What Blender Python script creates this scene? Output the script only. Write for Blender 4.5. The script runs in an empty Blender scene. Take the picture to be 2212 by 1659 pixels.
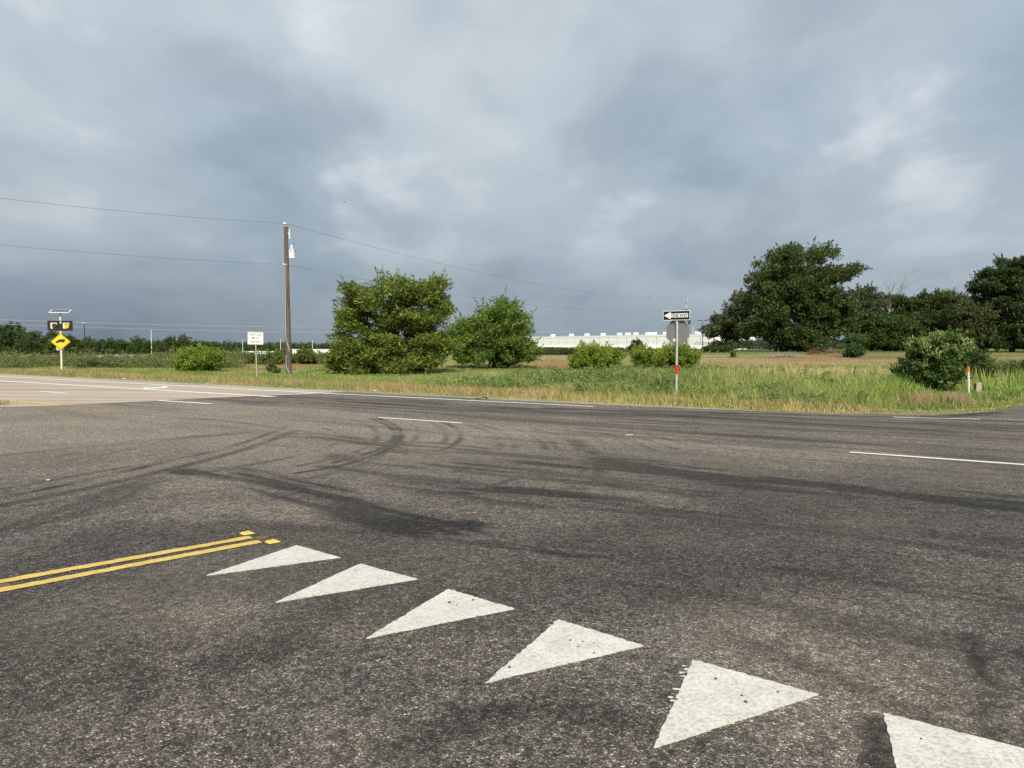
import bpy, math, random
import numpy as np
from mathutils import Vector, Matrix, Euler

# ------------------------------------------------------------------ camera, sky, sun, exposure
scene = bpy.context.scene
COL = scene.collection
CAM_H = 1.6
W0, H0, F0 = 2212.0, 1659.0, 1662.0          # survey picture size and focal length in its pixels
HORIZON = 750.0
PITCH = math.atan((H0 / 2 - HORIZON) / F0)

cam_data = bpy.data.cameras.new("camera")
cam = bpy.data.objects.new("camera", cam_data)
COL.objects.link(cam)
cam.location = (0, 0, CAM_H)
cam.rotation_euler = (math.pi / 2 - PITCH, 0, 0)
cam_data.sensor_width = 36.0
cam_data.lens = 36.0 * F0 / W0
cam_data.clip_start = 0.05
cam_data.clip_end = 9000
scene.camera = cam

SUN_EL = math.radians(36)
SUN_AZ = math.atan2(0.08, -1.0)             # from +Y towards +X
sun_vec = Vector((math.sin(SUN_AZ) * math.cos(SUN_EL), math.cos(SUN_AZ) * math.cos(SUN_EL), math.sin(SUN_EL)))
sun_data = bpy.data.lights.new("sun", 'SUN')
sun_data.energy = 4.6
sun_data.angle = math.radians(0.9)
sun_data.color = (1.0, 0.93, 0.80)
sun = bpy.data.objects.new("sun", sun_data)
COL.objects.link(sun)
sun.rotation_euler = (-sun_vec).to_track_quat('-Z', 'Y').to_euler()
sun.location = (20, -50, 60)

world = bpy.data.worlds.new("World")
scene.world = world
world.use_nodes = True


SKY_A, SKY_B = (3.1, 1.0, 0.0), (7.27, 2.3, 1.0)


def build_sky():
    nt = world.node_tree
    nt.nodes.clear()
    N, L = nt.nodes.new, nt.links.new
    out = N('ShaderNodeOutputWorld')
    bg = N('ShaderNodeBackground')
    bg.inputs['Strength'].default_value = 0.1
    L(bg.outputs[0], out.inputs['Surface'])
    sky = N('ShaderNodeTexSky')
    sky.sky_type = 'NISHITA'
    sky.sun_disc = False
    sky.sun_elevation = SUN_EL
    sky.sun_rotation = SUN_AZ
    tc = N('ShaderNodeTexCoord')
    sep = N('ShaderNodeSeparateXYZ')
    L(tc.outputs['Generated'], sep.inputs[0])

    def math_(op, a, b=None, c=None, clamp=False):
        n = N('ShaderNodeMath')
        n.operation = op
        n.use_clamp = clamp
        for i, v in enumerate((a, b, c)):
            if v is None:
                continue
            if isinstance(v, (int, float)):
                n.inputs[i].default_value = v
            else:
                L(v, n.inputs[i])
        return n.outputs[0]
    z = math_('MAXIMUM', sep.outputs['Z'], 0.0)
    zz = math_('ADD', z, 0.30)
    px = math_('DIVIDE', sep.outputs['X'], zz)
    py = math_('DIVIDE', sep.outputs['Y'], zz)
    comb = N('ShaderNodeCombineXYZ')
    L(px, comb.inputs[0]); L(math_('MULTIPLY', py, 0.75), comb.inputs[1])
    comb.inputs[2].default_value = 3.7

    def noise(scale, detail, rough, dist, off):
        m = N('ShaderNodeMapping')
        m.inputs['Location'].default_value = off
        L(comb.outputs[0], m.inputs[0])
        n = N('ShaderNodeTexNoise')
        n.inputs['Scale'].default_value = scale
        n.inputs['Detail'].default_value = detail
        n.inputs['Roughness'].default_value = rough
        n.inputs['Distortion'].default_value = dist
        L(m.outputs[0], n.inputs['Vector'])
        return n.outputs['Fac']

    def ramp(fac, stops):
        r = N('ShaderNodeValToRGB')
        r.color_ramp.interpolation = 'B_SPLINE' if len(stops) > 3 else 'EASE'
        e = r.color_ramp.elements
        while len(e) < len(stops):
            e.new(0.5)
        for k, (p, c) in enumerate(stops):
            e[k].position = p
            e[k].color = (c[0], c[1], c[2], 1)
        L(fac, r.inputs[0])
        return r.outputs[0]

    def mix(fac, a, b, mode='MIX'):
        m = N('ShaderNodeMix')
        m.data_type = 'RGBA'
        m.blend_type = mode
        if isinstance(fac, (int, float)):
            m.inputs[0].default_value = fac
        else:
            L(fac, m.inputs[0])
        L(a, m.inputs[6]); L(b, m.inputs[7])
        return m.outputs[2]
    big = noise(1.1, 4.0, 0.45, 0.0, SKY_A)
    mid = noise(2.9, 5.0, 0.47, 0.15, SKY_B)
    # even grey layer with slow blue-grey and lilac thinner parts
    layer = ramp(big, [(0.30, (.36, .435, .535)), (0.43, (.40, .47, .535)), (0.55, (.48, .545, .59)), (0.70, (.58, .625, .66))])
    wisp = ramp(mid, [(0.51, (0, 0, 0)), (0.69, (1, 1, 1))])
    lit = N('ShaderNodeRGB')
    lit.outputs[0].default_value = (.80, .82, .84, 1)
    dark = ramp(mid, [(0.30, (0.78, 0.80, 0.83)), (0.52, (1.0, 1.0, 1.0))])
    base = mix(1.0, layer, dark, 'MULTIPLY')
    wfac = math_('MULTIPLY', math_('MULTIPLY', wisp, 0.72), math_('MULTIPLY_ADD', z, 6.0, -0.25, clamp=True))
    clouds = mix(wfac, base, lit.outputs[0])
    # the storm cloud gets deeper towards the horizon, more so on one side
    grad = ramp(z, [(0.0, (0.31, 0.345, 0.41)), (0.05, (0.43, 0.465, 0.515)), (0.12, (0.64, 0.665, 0.69)), (0.26, (0.93, 0.93, 0.92)), (0.6, (1.0, 1.0, 1.0))])
    side = math_('MULTIPLY_ADD', sep.outputs['X'], 0.9, 0.35, clamp=True)
    low = math_('SUBTRACT', 1.0, math_('MULTIPLY', z, 4.5), clamp=True)
    sidef = math_('MULTIPLY', side, low)
    bright = N('ShaderNodeRGB')
    bright.outputs[0].default_value = (0.92, 0.95, 0.96, 1)
    grad2 = mix(math_('MULTIPLY', sidef, 0.75), grad, bright.outputs[0])
    clouds = mix(1.0, clouds, grad2, 'MULTIPLY')
    sc10 = N('ShaderNodeVectorMath')
    sc10.operation = 'SCALE'
    sc10.inputs['Scale'].default_value = 12.6
    L(clouds, sc10.inputs[0])
    final = mix(0.93, sky.outputs[0], sc10.outputs[0])
    L(final, bg.inputs['Color'])


build_sky()
scene.view_settings.view_transform = 'Standard'
scene.view_settings.look = 'None'
scene.view_settings.gamma = 1.0
scene.view_settings.exposure = 0.0
scene.view_settings.use_curve_mapping = False
scene.cycles.use_denoising = False
scene.cycles.max_bounces = 6
scene.cycles.diffuse_bounces = 3
scene.cycles.transparent_max_bounces = 8

# ------------------------------------------------------------------ survey helpers (picture -> place)
rng = np.random.default_rng(11)
random.seed(5)
CP, SP = math.cos(PITCH), math.sin(PITCH)


def ray(px, py):
    a = (px - W0 / 2) / F0
    b = -(py - H0 / 2) / F0
    return np.array((a, CP + b * SP, b * CP - SP))


def G(px, py, z=0.0):
    d = ray(px, py)
    t = (z - CAM_H) / d[2]
    return Vector((d[0] * t, d[1] * t, z))


def P(px, py, Y):
    d = ray(px, py)
    t = Y / d[1]
    return Vector((d[0] * t, Y, CAM_H + d[2] * t))


def M(pix, Y):                                # a length in picture pixels at a distance, in metres
    return pix * Y / F0


DIRU = np.array((0.805, -0.593))             # along the highway
DIRV = np.array((0.593, 0.805))              # across it, away from the camera


def uv(x, y):
    return x * DIRU[0] + y * DIRU[1], x * DIRV[0] + y * DIRV[1]


def xy(u, v):
    return u * DIRU[0] + v * DIRV[0], u * DIRU[1] + v * DIRV[1]


_lat = np.random.default_rng(3).random((256, 256))


def vnoise(x, y, seed=0):
    x = np.asarray(x, float) + seed * 17.31
    y = np.asarray(y, float) + seed * 9.77
    xi, yi = np.floor(x).astype(int), np.floor(y).astype(int)
    fx, fy = x - xi, y - yi
    fx, fy = fx * fx * (3 - 2 * fx), fy * fy * (3 - 2 * fy)
    g = lambda a, b: _lat[a & 255, b & 255]
    return (g(xi, yi) * (1 - fx) + g(xi + 1, yi) * fx) * (1 - fy) + (g(xi, yi + 1) * (1 - fx) + g(xi + 1, yi + 1) * fx) * fy


def fbm(x, y, seed=0, o=4):
    s, a, t = 0, 0.5, 0
    for k in range(o):
        s = s + a * vnoise(x * 2 ** k, y * 2 ** k, seed + k)
        t += a
        a *= 0.5
    return s / t


def sstep(a, b, x):
    t = np.clip((np.asarray(x, float) - a) / (b - a), 0, 1)
    return t * t * (3 - 2 * t)


VE_U = [-400, -30, -13, -10.5, -8, -5, -2.9, -1.9, -1.25, -0.8, -0.5, 9.0, 9.6, 11, 14, 400]
VE_V = [18.75, 18.75, 18.75, 18.8, 18.95, 19.55, 20.45, 22.0, 25.2, 32, 95, 95, 30, 22, 18.75, 18.75]


def vedge(u):
    return np.interp(u, VE_U, VE_V)


def tz(x, y):
    """height of the land"""
    x = np.asarray(x, float); y = np.asarray(y, float)
    u, v = uv(x, y)
    hr = np.interp(y, [0, 45, 60, 90, 130, 180, 300, 600, 1100, 4000], [0, 0, .05, .45, .85, 1.0, .6, -.8, -1, -1])
    hl = np.interp(y, [0, 60, 82, 120, 200, 350, 600, 4000], [0, 0, -.02, -.7, -1.6, -2.4, -2.8, -3])
    k = sstep(-0.26, 0.0, x / np.maximum(y, 1.0))
    h = hl * (1 - k) + hr * k
    d = v - vedge(u)
    h = h + 0.10 * (fbm(x * .13, y * .13, 5) - .5) * sstep(1, 8, d)
    h = h - 0.22 * sstep(1.0, 3.5, d) * (1 - sstep(4.5, 9, d))
    h = np.where(d < 0.25, -0.06, h * sstep(0.25, 1.2, d) - 0.06 * (1 - sstep(0.25, 1.2, d)))
    return h


def T(px, py):
    """first point of the land along a picture ray"""
    d = ray(px, py)
    ts = np.linspace(8, 900, 9000)
    z = CAM_H + d[2] * ts
    below = z < tz(d[0] * ts, d[1] * ts)
    i = int(np.argmax(below)) if below.any() else len(ts) - 1
    return Vector((d[0] * ts[i], d[1] * ts[i], float(tz(d[0] * ts[i], d[1] * ts[i]))))


# ------------------------------------------------------------------ mesh helpers
class MB:
    def __init__(self):
        self.v, self.f = [], []

    def add(self, vs, fs):
        o = len(self.v)
        self.v += [tuple(p) for p in vs]
        self.f += [tuple(i + o for i in q) for q in fs]
        return self

    def box(self, c, s, rot=None):
        hx, hy, hz = s[0] / 2, s[1] / 2, s[2] / 2
        vs = [Vector((a * hx, b * hy, d * hz)) for d in (-1, 1) for b in (-1, 1) for a in (-1, 1)]
        if rot is not None:
            m = rot if isinstance(rot, Matrix) else Euler(rot).to_matrix()
            vs = [m @ p for p in vs]
        c = Vector(c)
        return self.add([p + c for p in vs], [(0, 2, 3, 1), (4, 5, 7, 6), (0, 1, 5, 4), (2, 6, 7, 3), (0, 4, 6, 2), (1, 3, 7, 5)])

    def tube(self, pts, rad, n=8, cap=True):
        pts = [Vector(p) for p in pts]
        if not hasattr(rad, '__len__'):
            rad = [rad] * len(pts)
        vs, fs = [], []
        ref = None
        for i, p in enumerate(pts):
            t = (pts[min(i + 1, len(pts) - 1)] - pts[max(i - 1, 0)])
            t = t.normalized() if t.length > 1e-9 else Vector((0, 0, 1))
            if ref is None:
                ref = Vector((1, 0, 0)) if abs(t.x) < 0.8 else Vector((0, 1, 0))
            a = (ref - t * ref.dot(t)).normalized()
            ref = a
            b = t.cross(a)
            for k in range(n):
                w = 2 * math.pi * k / n
                vs.append(p + (a * math.cos(w) + b * math.sin(w)) * rad[i])
        for i in range(len(pts) - 1):
            for k in range(n):
                fs.append((i * n + k, i * n + (k + 1) % n, (i + 1) * n + (k + 1) % n, (i + 1) * n + k))
        if cap:
            fs.append(tuple(range(n - 1, -1, -1)))
            fs.append(tuple((len(pts) - 1) * n + k for k in range(n)))
        return self.add(vs, fs)

    def prism(self, pts, y0, y1):
        """outline in local XZ, extruded along local Y (front face at y0)"""
        n = len(pts)
        vs = [(p[0], y0, p[1]) for p in pts] + [(p[0], y1, p[1]) for p in pts]
        fs = [tuple(range(n)), tuple(range(2 * n - 1, n - 1, -1))]
        fs += [(i, n + i, n + (i + 1) % n, (i + 1) % n) for i in range(n)]
        return self.add(vs, fs)

    def build(self, name, mat, parent=None, loc=None, smooth=False):
        me = bpy.data.meshes.new(name)
        me.from_pydata(self.v, [], self.f)
        me.update()
        if smooth:
            me.polygons.foreach_set('use_smooth', [True] * len(me.polygons))
        return link(name, me, mat, parent, loc)


def link(name, me, mat, parent=None, loc=None):
    o = bpy.data.objects.new(name, me)
    COL.objects.link(o)
    if mat is not None and not me.materials:
        me.materials.append(mat)
    if parent is not None:
        o.parent = parent
    if loc is not None:
        o.location = loc
    return o


def tag(o, label=None, cat=None, group=None, kind=None):
    if label: o['label'] = label
    if cat: o['category'] = cat
    if group: o['group'] = group
    if kind: o['kind'] = kind
    return o


def empty(name, loc, rz=0.0):
    o = bpy.data.objects.new(name, None)
    o.empty_display_size = 0.2
    o.location = loc
    o.rotation_euler = (0, 0, rz)
    COL.objects.link(o)
    return o


def copy_tree(o, parent=None):
    c = o.copy()
    COL.objects.link(c)
    c.parent = parent
    for ch in list(o.children):
        copy_tree(ch, c)
    return c


def np_mesh(name, verts, loops, sizes, col=None):
    """verts (n,3), loops flat, sizes per face, col per-face rgb"""
    me = bpy.data.meshes.new(name)
    verts = np.ascontiguousarray(verts, np.float32)
    loops = np.ascontiguousarray(loops, np.int32)
    sizes = np.ascontiguousarray(sizes, np.int32)
    me.vertices.add(len(verts))
    me.vertices.foreach_set('co', verts.ravel())
    me.loops.add(len(loops))
    me.loops.foreach_set('vertex_index', loops)
    me.polygons.add(len(sizes))
    start = np.zeros(len(sizes), np.int32)
    start[1:] = np.cumsum(sizes)[:-1]
    me.polygons.foreach_set('loop_start', start)
    if col is not None:
        at = me.attributes.new('tint', 'FLOAT_COLOR', 'FACE')
        c = np.ones((len(sizes), 4), np.float32)
        c[:, :3] = col
        at.data.foreach_set('color', c.ravel())
    me.update(calc_edges=True)
    return me


# ------------------------------------------------------------------ materials
def new_mat(name):
    m = bpy.data.materials.new(name)
    m.use_nodes = True
    nt = m.node_tree
    b = nt.nodes['Principled BSDF']
    return m, nt, b


def plain(name, col, rough=0.6, metal=0.0, vary=0.12, scale=6.0, bump=0.0, spec=0.4):
    m, nt, b = new_mat(name)
    b.inputs['Roughness'].default_value = rough
    b.inputs['Metallic'].default_value = metal
    b.inputs['Specular IOR Level'].default_value = spec
    tc = nt.nodes.new('ShaderNodeTexCoord')
    n = nt.nodes.new('ShaderNodeTexNoise')
    n.inputs['Scale'].default_value = scale
    n.inputs['Detail'].default_value = 5
    r = nt.nodes.new('ShaderNodeValToRGB')
    r.color_ramp.elements[0].position = 0.3
    r.color_ramp.elements[1].position = 0.7
    r.color_ramp.elements[0].color = tuple(c * (1 - vary) for c in col) + (1,)
    r.color_ramp.elements[1].color = tuple(min(1, c * (1 + vary)) for c in col) + (1,)
    nt.links.new(tc.outputs['Object'], n.inputs['Vector'])
    nt.links.new(n.outputs['Fac'], r.inputs[0])
    nt.links.new(r.outputs[0], b.inputs['Base Color'])
    if bump:
        bp = nt.nodes.new('ShaderNodeBump')
        bp.inputs['Strength'].default_value = bump
        bp.inputs['Distance'].default_value = 0.02
        nt.links.new(n.outputs['Fac'], bp.inputs['Height'])
        nt.links.new(bp.outputs[0], b.inputs['Normal'])
    return m


def leafy(name, trans=0.35, rough=0.55, spec=0.25):
    m, nt, b = new_mat(name)
    at = nt.nodes.new('ShaderNodeAttribute')
    at.attribute_name = 'tint'
    b.inputs['Roughness'].default_value = rough
    b.inputs['Specular IOR Level'].default_value = spec
    nt.links.new(at.outputs['Color'], b.inputs['Base Color'])
    t = nt.nodes.new('ShaderNodeBsdfTranslucent')
    g = nt.nodes.new('ShaderNodeGamma')
    g.inputs[1].default_value = 0.9
    nt.links.new(at.outputs['Color'], g.inputs[0])
    nt.links.new(g.outputs[0], t.inputs['Color'])
    mx = nt.nodes.new('ShaderNodeMixShader')
    mx.inputs[0].default_value = trans
    out = nt.nodes['Material Output']
    nt.links.new(b.outputs[0], mx.inputs[1])
    nt.links.new(t.outputs[0], mx.inputs[2])
    nt.links.new(mx.outputs[0], out.inputs['Surface'])
    return m


MAT = {}
MAT['leaf'] = leafy('foliage')
MAT['grass'] = leafy('grass_blades', 0.3, 0.6)
MAT['bark'] = plain('bark', (0.085, 0.062, 0.045), 0.9, vary=0.45, scale=9, bump=0.8)
MAT['dead_wood'] = plain('weathered_wood', (0.30, 0.27, 0.24), 0.9, vary=0.25, scale=8)
MAT['galv'] = plain('galvanised_steel', (0.60, 0.61, 0.60), 0.45, 0.55, 0.10, 18)
MAT['alu_back'] = plain('dull_aluminium', (0.21, 0.21, 0.21), 0.6, 0.15, 0.08, 5)
MAT['white_paint'] = plain('white_paint', (0.80, 0.79, 0.75), 0.5, vary=0.04)
MAT['sign_white'] = plain('white_sheeting', (0.82, 0.82, 0.79), 0.45, vary=0.03)
MAT['sign_black'] = plain('black_print', (0.012, 0.012, 0.013), 0.45, vary=0.1)
MAT['black_metal'] = plain('black_metal', (0.018, 0.018, 0.02), 0.4, vary=0.15)
MAT['yellow_sign'] = plain('yellow_sheeting', (0.83, 0.60, 0.015), 0.4, vary=0.04)
MAT['cream_post'] = plain('cream_post', (0.76, 0.73, 0.58), 0.5, vary=0.05)
MAT['red_band'] = plain('red_sheeting', (0.62, 0.025, 0.03), 0.4, vary=0.06)
MAT['solar'] = plain('solar_cells', (0.03, 0.04, 0.075), 0.2, vary=0.25, scale=25, spec=0.6)
MAT['beacon_sunlit'] = plain('sunlit_beacon_pale', (0.80, 0.74, 0.55), 0.4, vary=0.05)
MAT['dark_lens'] = plain('unlit_lens', (0.055, 0.05, 0.035), 0.2, vary=0.2, scale=20, spec=0.7)
MAT['dark_steel'] = plain('dark_steel', (0.035, 0.035, 0.04), 0.6, vary=0.15)
MAT['pale_pole'] = plain('pale_concrete_pole', (0.62, 0.62, 0.58), 0.8, vary=0.08)
MAT['porcelain'] = plain('porcelain', (0.72, 0.72, 0.72), 0.25, vary=0.05, spec=0.6)
MAT['transformer'] = plain('grey_white_tank', (0.74, 0.75, 0.75), 0.4, vary=0.04)
MAT['wire'] = plain('weathered_wire', (0.12, 0.125, 0.13), 0.6, vary=0.1)
MAT['wire_pale'] = plain('aluminium_wire', (0.62, 0.63, 0.64), 0.5, vary=0.1)
MAT['orange'] = plain('orange_cap', (0.80, 0.16, 0.03), 0.5, vary=0.08)
MAT['old_concrete'] = plain('old_concrete', (0.36, 0.33, 0.28), 0.9, vary=0.2, scale=15)
MAT['wall_white'] = plain('white_wall_panel', (0.88, 0.87, 0.85), 0.6, vary=0.03, scale=0.3)
MAT['roof_white'] = plain('white_roofing', (0.88, 0.88, 0.87), 0.6, vary=0.03, scale=0.3)
MAT['shade_grey'] = plain('grey_backing_and_shadow', (0.20, 0.20, 0.20), 0.7, vary=0.1)  # wall backing behind the seams, and the painted dock shadow
MAT['rubber'] = plain('black_rubber', (0.014, 0.014, 0.014), 0.8, vary=0.2)
MAT['litter'] = plain('white_litter', (0.75, 0.75, 0.72), 0.6, vary=0.08, scale=20)
MAT['blue_litter'] = plain('bluish_plastic', (0.42, 0.50, 0.60), 0.4, vary=0.15, scale=20)
MAT['bird'] = plain('dark_feathers', (0.03, 0.03, 0.035), 0.8, vary=0.2)
MAT['reflector'] = plain('amber_reflector', (0.78, 0.52, 0.08), 0.3, vary=0.25, scale=40, spec=0.6)
MAT['reflector_old'] = plain('brown_reflector_base', (0.16, 0.09, 0.045), 0.8, vary=0.3, scale=40)
MAT['pebble'] = plain('dark_pebbles', (0.05, 0.048, 0.045), 0.8, vary=0.4, scale=30)
MAT['gravel_stone'] = plain('gravel_stones', (0.34, 0.30, 0.25), 0.9, vary=0.35, scale=3)
MAT['brush'] = plain('dead_brush', (0.17, 0.095, 0.06), 0.95, vary=0.4, scale=5)

# utility pole wood: vertical streaks
m, nt, b = new_mat('pole_wood')
tc = nt.nodes.new('ShaderNodeTexCoord'); mp = nt.nodes.new('ShaderNodeMapping')
mp.inputs['Scale'].default_value = (22, 22, 1.2)
n = nt.nodes.new('ShaderNodeTexNoise'); n.inputs['Scale'].default_value = 1.0; n.inputs['Detail'].default_value = 8; n.inputs['Roughness'].default_value = 0.65
r = nt.nodes.new('ShaderNodeValToRGB')
r.color_ramp.elements[0].position = 0.32; r.color_ramp.elements[0].color = (0.035, 0.025, 0.018, 1)
r.color_ramp.elements[1].position = 0.68; r.color_ramp.elements[1].color = (0.20, 0.155, 0.115, 1)
bp = nt.nodes.new('ShaderNodeBump'); bp.inputs['Strength'].default_value = 0.7; bp.inputs['Distance'].default_value = 0.02
nt.links.new(tc.outputs['Object'], mp.inputs[0]); nt.links.new(mp.outputs[0], n.inputs['Vector']); nt.links.new(n.outputs['Fac'], r.inputs[0])
nt.links.new(r.outputs[0], b.inputs['Base Color']); nt.links.new(n.outputs['Fac'], bp.inputs['Height']); nt.links.new(bp.outputs[0], b.inputs['Normal'])
b.inputs['Roughness'].default_value = 0.9
MAT['pole_wood'] = m

# lit amber beacon lens (the one lamp that is on)
m, nt, b = new_mat('lit_amber_lens')
b.inputs['Base Color'].default_value = (0.85, 0.42, 0.02, 1)
b.inputs['Roughness'].default_value = 0.25
n = nt.nodes.new('ShaderNodeTexNoise'); n.inputs['Scale'].default_value = 30
r = nt.nodes.new('ShaderNodeValToRGB')
r.color_ramp.elements[0].color = (0.75, 0.32, 0.01, 1); r.color_ramp.elements[1].color = (0.95, 0.55, 0.04, 1)
nt.links.new(n.outputs['Fac'], r.inputs[0]); nt.links.new(r.outputs[0], b.inputs['Base Color']); nt.links.new(r.outputs[0], b.inputs['Emission Color'])
b.inputs['Emission Strength'].default_value = 0.35
MAT['lit_lens'] = m


def asphalt_material():
    m, nt, b = new_mat('chip_seal_asphalt')
    N, L = nt.nodes.new, nt.links.new
    geo = N('ShaderNodeTexCoord')

    def vor(scale, feature='F1', out='Color'):
        v = N('ShaderNodeTexVoronoi')
        v.feature = feature
        v.inputs['Scale'].default_value = scale
        v.inputs['Randomness'].default_value = 1.0
        L(geo.outputs['Object'], v.inputs['Vector'])
        return v.outputs[out]

    def noi(scale, detail=3, rough=0.6):
        v = N('ShaderNodeTexNoise')
        v.inputs['Scale'].default_value = scale
        v.inputs['Detail'].default_value = detail
        v.inputs['Roughness'].default_value = rough
        L(geo.outputs['Object'], v.inputs['Vector'])
        return v.outputs['Fac']

    def ramp(f, stops):
        r = N('ShaderNodeValToRGB')
        e = r.color_ramp.elements
        while len(e) < len(stops):
            e.new(0.5)
        for k, (p, c) in enumerate(stops):
            e[k].position = p
            e[k].color = tuple(c) + (1,)
        L(f, r.inputs[0])
        return r.outputs[0]

    def mix(f, a, c, mode='MIX'):
        x = N('ShaderNodeMix'); x.data_type = 'RGBA'; x.blend_type = mode
        if isinstance(f, (int, float)): x.inputs[0].default_value = f
        else: L(f, x.inputs[0])
        for s, i in ((a, 6), (c, 7)):
            if isinstance(s, tuple): x.inputs[i].default_value = s + (1,)
            else: L(s, x.inputs[i])
        return x.outputs[2]

    sepc = N('ShaderNodeSeparateColor')
    L(vor(122), sepc.inputs[0])
    stones = ramp(sepc.outputs[0], [(0.0, (0.048, 0.042, 0.037)), (0.45, (0.112, 0.099, 0.087)), (0.75, (0.19, 0.169, 0.146)), (0.93, (0.31, 0.28, 0.243)), (1.0, (0.54, 0.50, 0.44))])
    sepd = N('ShaderNodeSeparateColor')
    L(vor(34), sepd.inputs[0])
    clump = ramp(sepd.outputs[1], [(0.0, (0.55, 0.54, 0.53)), (1.0, (1.45, 1.44, 1.42))])
    col = mix(1.0, stones, clump, 'MULTIPLY')
    # bitumen between the chips
    gaps = ramp(vor(122, 'DISTANCE_TO_EDGE', 'Distance'), [(0.0, (0.25, 0.25, 0.25)), (0.16, (1, 1, 1))])
    col = mix(1.0, col, gaps, 'MULTIPLY')
    mott = ramp(noi(7, 9, 0.86), [(0.36, (0.56, 0.55, 0.54)), (0.64, (1.40, 1.39, 1.38))])
    col = mix(1.0, col, mott, 'MULTIPLY')
    warm = ramp(noi(0.9, 4, 0.6), [(0.35, (0.95, 0.97, 1.0)), (0.65, (1.12, 1.08, 1.04))])
    col = mix(1.0, col, warm, 'MULTIPLY')
    patch = ramp(noi(0.33, 5, 0.6), [(0.34, (0.84, 0.84, 0.85)), (0.62, (1.18, 1.17, 1.16))])
    col = mix(1.0, col, patch, 'MULTIPLY')
    # rubber and bitumen marks held on the mesh
    at = N('ShaderNodeAttribute'); at.attribute_name = 'rubber'
    brk = ramp(noi(14, 8, 0.85), [(0.34, (0.22, 0.22, 0.22)), (0.54, (1, 1, 1))])
    mm = N('ShaderNodeMath'); mm.operation = 'MULTIPLY'
    L(at.outputs['Fac'], mm.inputs[0]); L(brk, mm.inputs[1])
    m2 = N('ShaderNodeMath'); m2.operation = 'MULTIPLY'; m2.inputs[1].default_value = 0.92; m2.use_clamp = True
    L(mm.outputs[0], m2.inputs[0])
    tar = mix(1.0, col, (0.13, 0.13, 0.142), 'MULTIPLY')
    col = mix(m2.outputs[0], col, tar)
    # pale wear, with low-angle brightening of the road painted in farther off
    at2 = N('ShaderNodeAttribute'); at2.attribute_name = 'worn'
    grit = ramp(noi(16, 6, 0.9), [(0.40, (0.55, 0.55, 0.55)), (0.60, (1.45, 1.44, 1.42))])
    pale = mix(0.40, mix(1.0, col, (2.2, 2.06, 1.86), 'MULTIPLY'), (0.30, 0.265, 0.215))
    pale = mix(1.0, pale, grit, 'MULTIPLY')
    col = mix(at2.outputs['Fac'], col, pale)
    tar2 = mix(1.0, col, (0.45, 0.45, 0.46), 'MULTIPLY')
    col = mix(m2.outputs[0], col, tar2)
    L(col, b.inputs['Base Color'])
    b.inputs['Roughness'].default_value = 0.85
    b.inputs['Specular IOR Level'].default_value = 0.3
    bp = N('ShaderNodeBump')
    bp.inputs['Strength'].default_value = 0.9
    bp.inputs['Distance'].default_value = 0.006
    L(vor(122, 'F1', 'Distance'), bp.inputs['Height'])
    bp.invert = True
    bp2 = N('ShaderNodeBump')
    bp2.inputs['Strength'].default_value = 0.5
    bp2.inputs['Distance'].default_value = 0.012
    L(noi(24, 4, 0.7), bp2.inputs['Height'])
    L(bp.outputs[0], bp2.inputs['Normal'])
    L(bp2.outputs[0], b.inputs['Normal'])
    return m


def paint_material(name, col, dark, wear=0.5, scale=55):
    m, nt, b = new_mat(name)
    N, L = nt.nodes.new, nt.links.new
    tc = N('ShaderNodeTexCoord')
    n1 = N('ShaderNodeTexNoise'); n1.inputs['Scale'].default_value = scale; n1.inputs['Detail'].default_value = 6; n1.inputs['Roughness'].default_value = 0.7
    n2 = N('ShaderNodeTexNoise'); n2.inputs['Scale'].default_value = 5; n2.inputs['Detail'].default_value = 5
    L(tc.outputs['Object'], n1.inputs['Vector']); L(tc.outputs['Object'], n2.inputs['Vector'])
    r = N('ShaderNodeValToRGB')
    r.color_ramp.elements[0].position = 0.30; r.color_ramp.elements[0].color = tuple(dark) + (1,)
    r.color_ramp.elements[1].position = 0.30 + 0.22 * wear + 0.06; r.color_ramp.elements[1].color = tuple(col) + (1,)
    L(n1.outputs['Fac'], r.inputs[0])
    r2 = N('ShaderNodeValToRGB')
    r2.color_ramp.elements[0].position = 0.3; r2.color_ramp.elements[0].color = (0.84, 0.83, 0.80, 1)
    r2.color_ramp.elements[1].position = 0.65; r2.color_ramp.elements[1].color = (1, 1, 1, 1)
    L(n2.outputs['Fac'], r2.inputs[0])
    x = N('ShaderNodeMix'); x.data_type = 'RGBA'; x.blend_type = 'MULTIPLY'; x.inputs[0].default_value = 1
    L(r.outputs[0], x.inputs[6]); L(r2.outputs[0], x.inputs[7])
    L(x.outputs[2], b.inputs['Base Color'])
    b.inputs['Roughness'].default_value = 0.75
    bp = N('ShaderNodeBump'); bp.inputs['Strength'].default_value = 0.5; bp.inputs['Distance'].default_value = 0.006
    L(n1.outputs['Fac'], bp.inputs['Height']); L(bp.outputs[0], b.inputs['Normal'])
    return m


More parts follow.
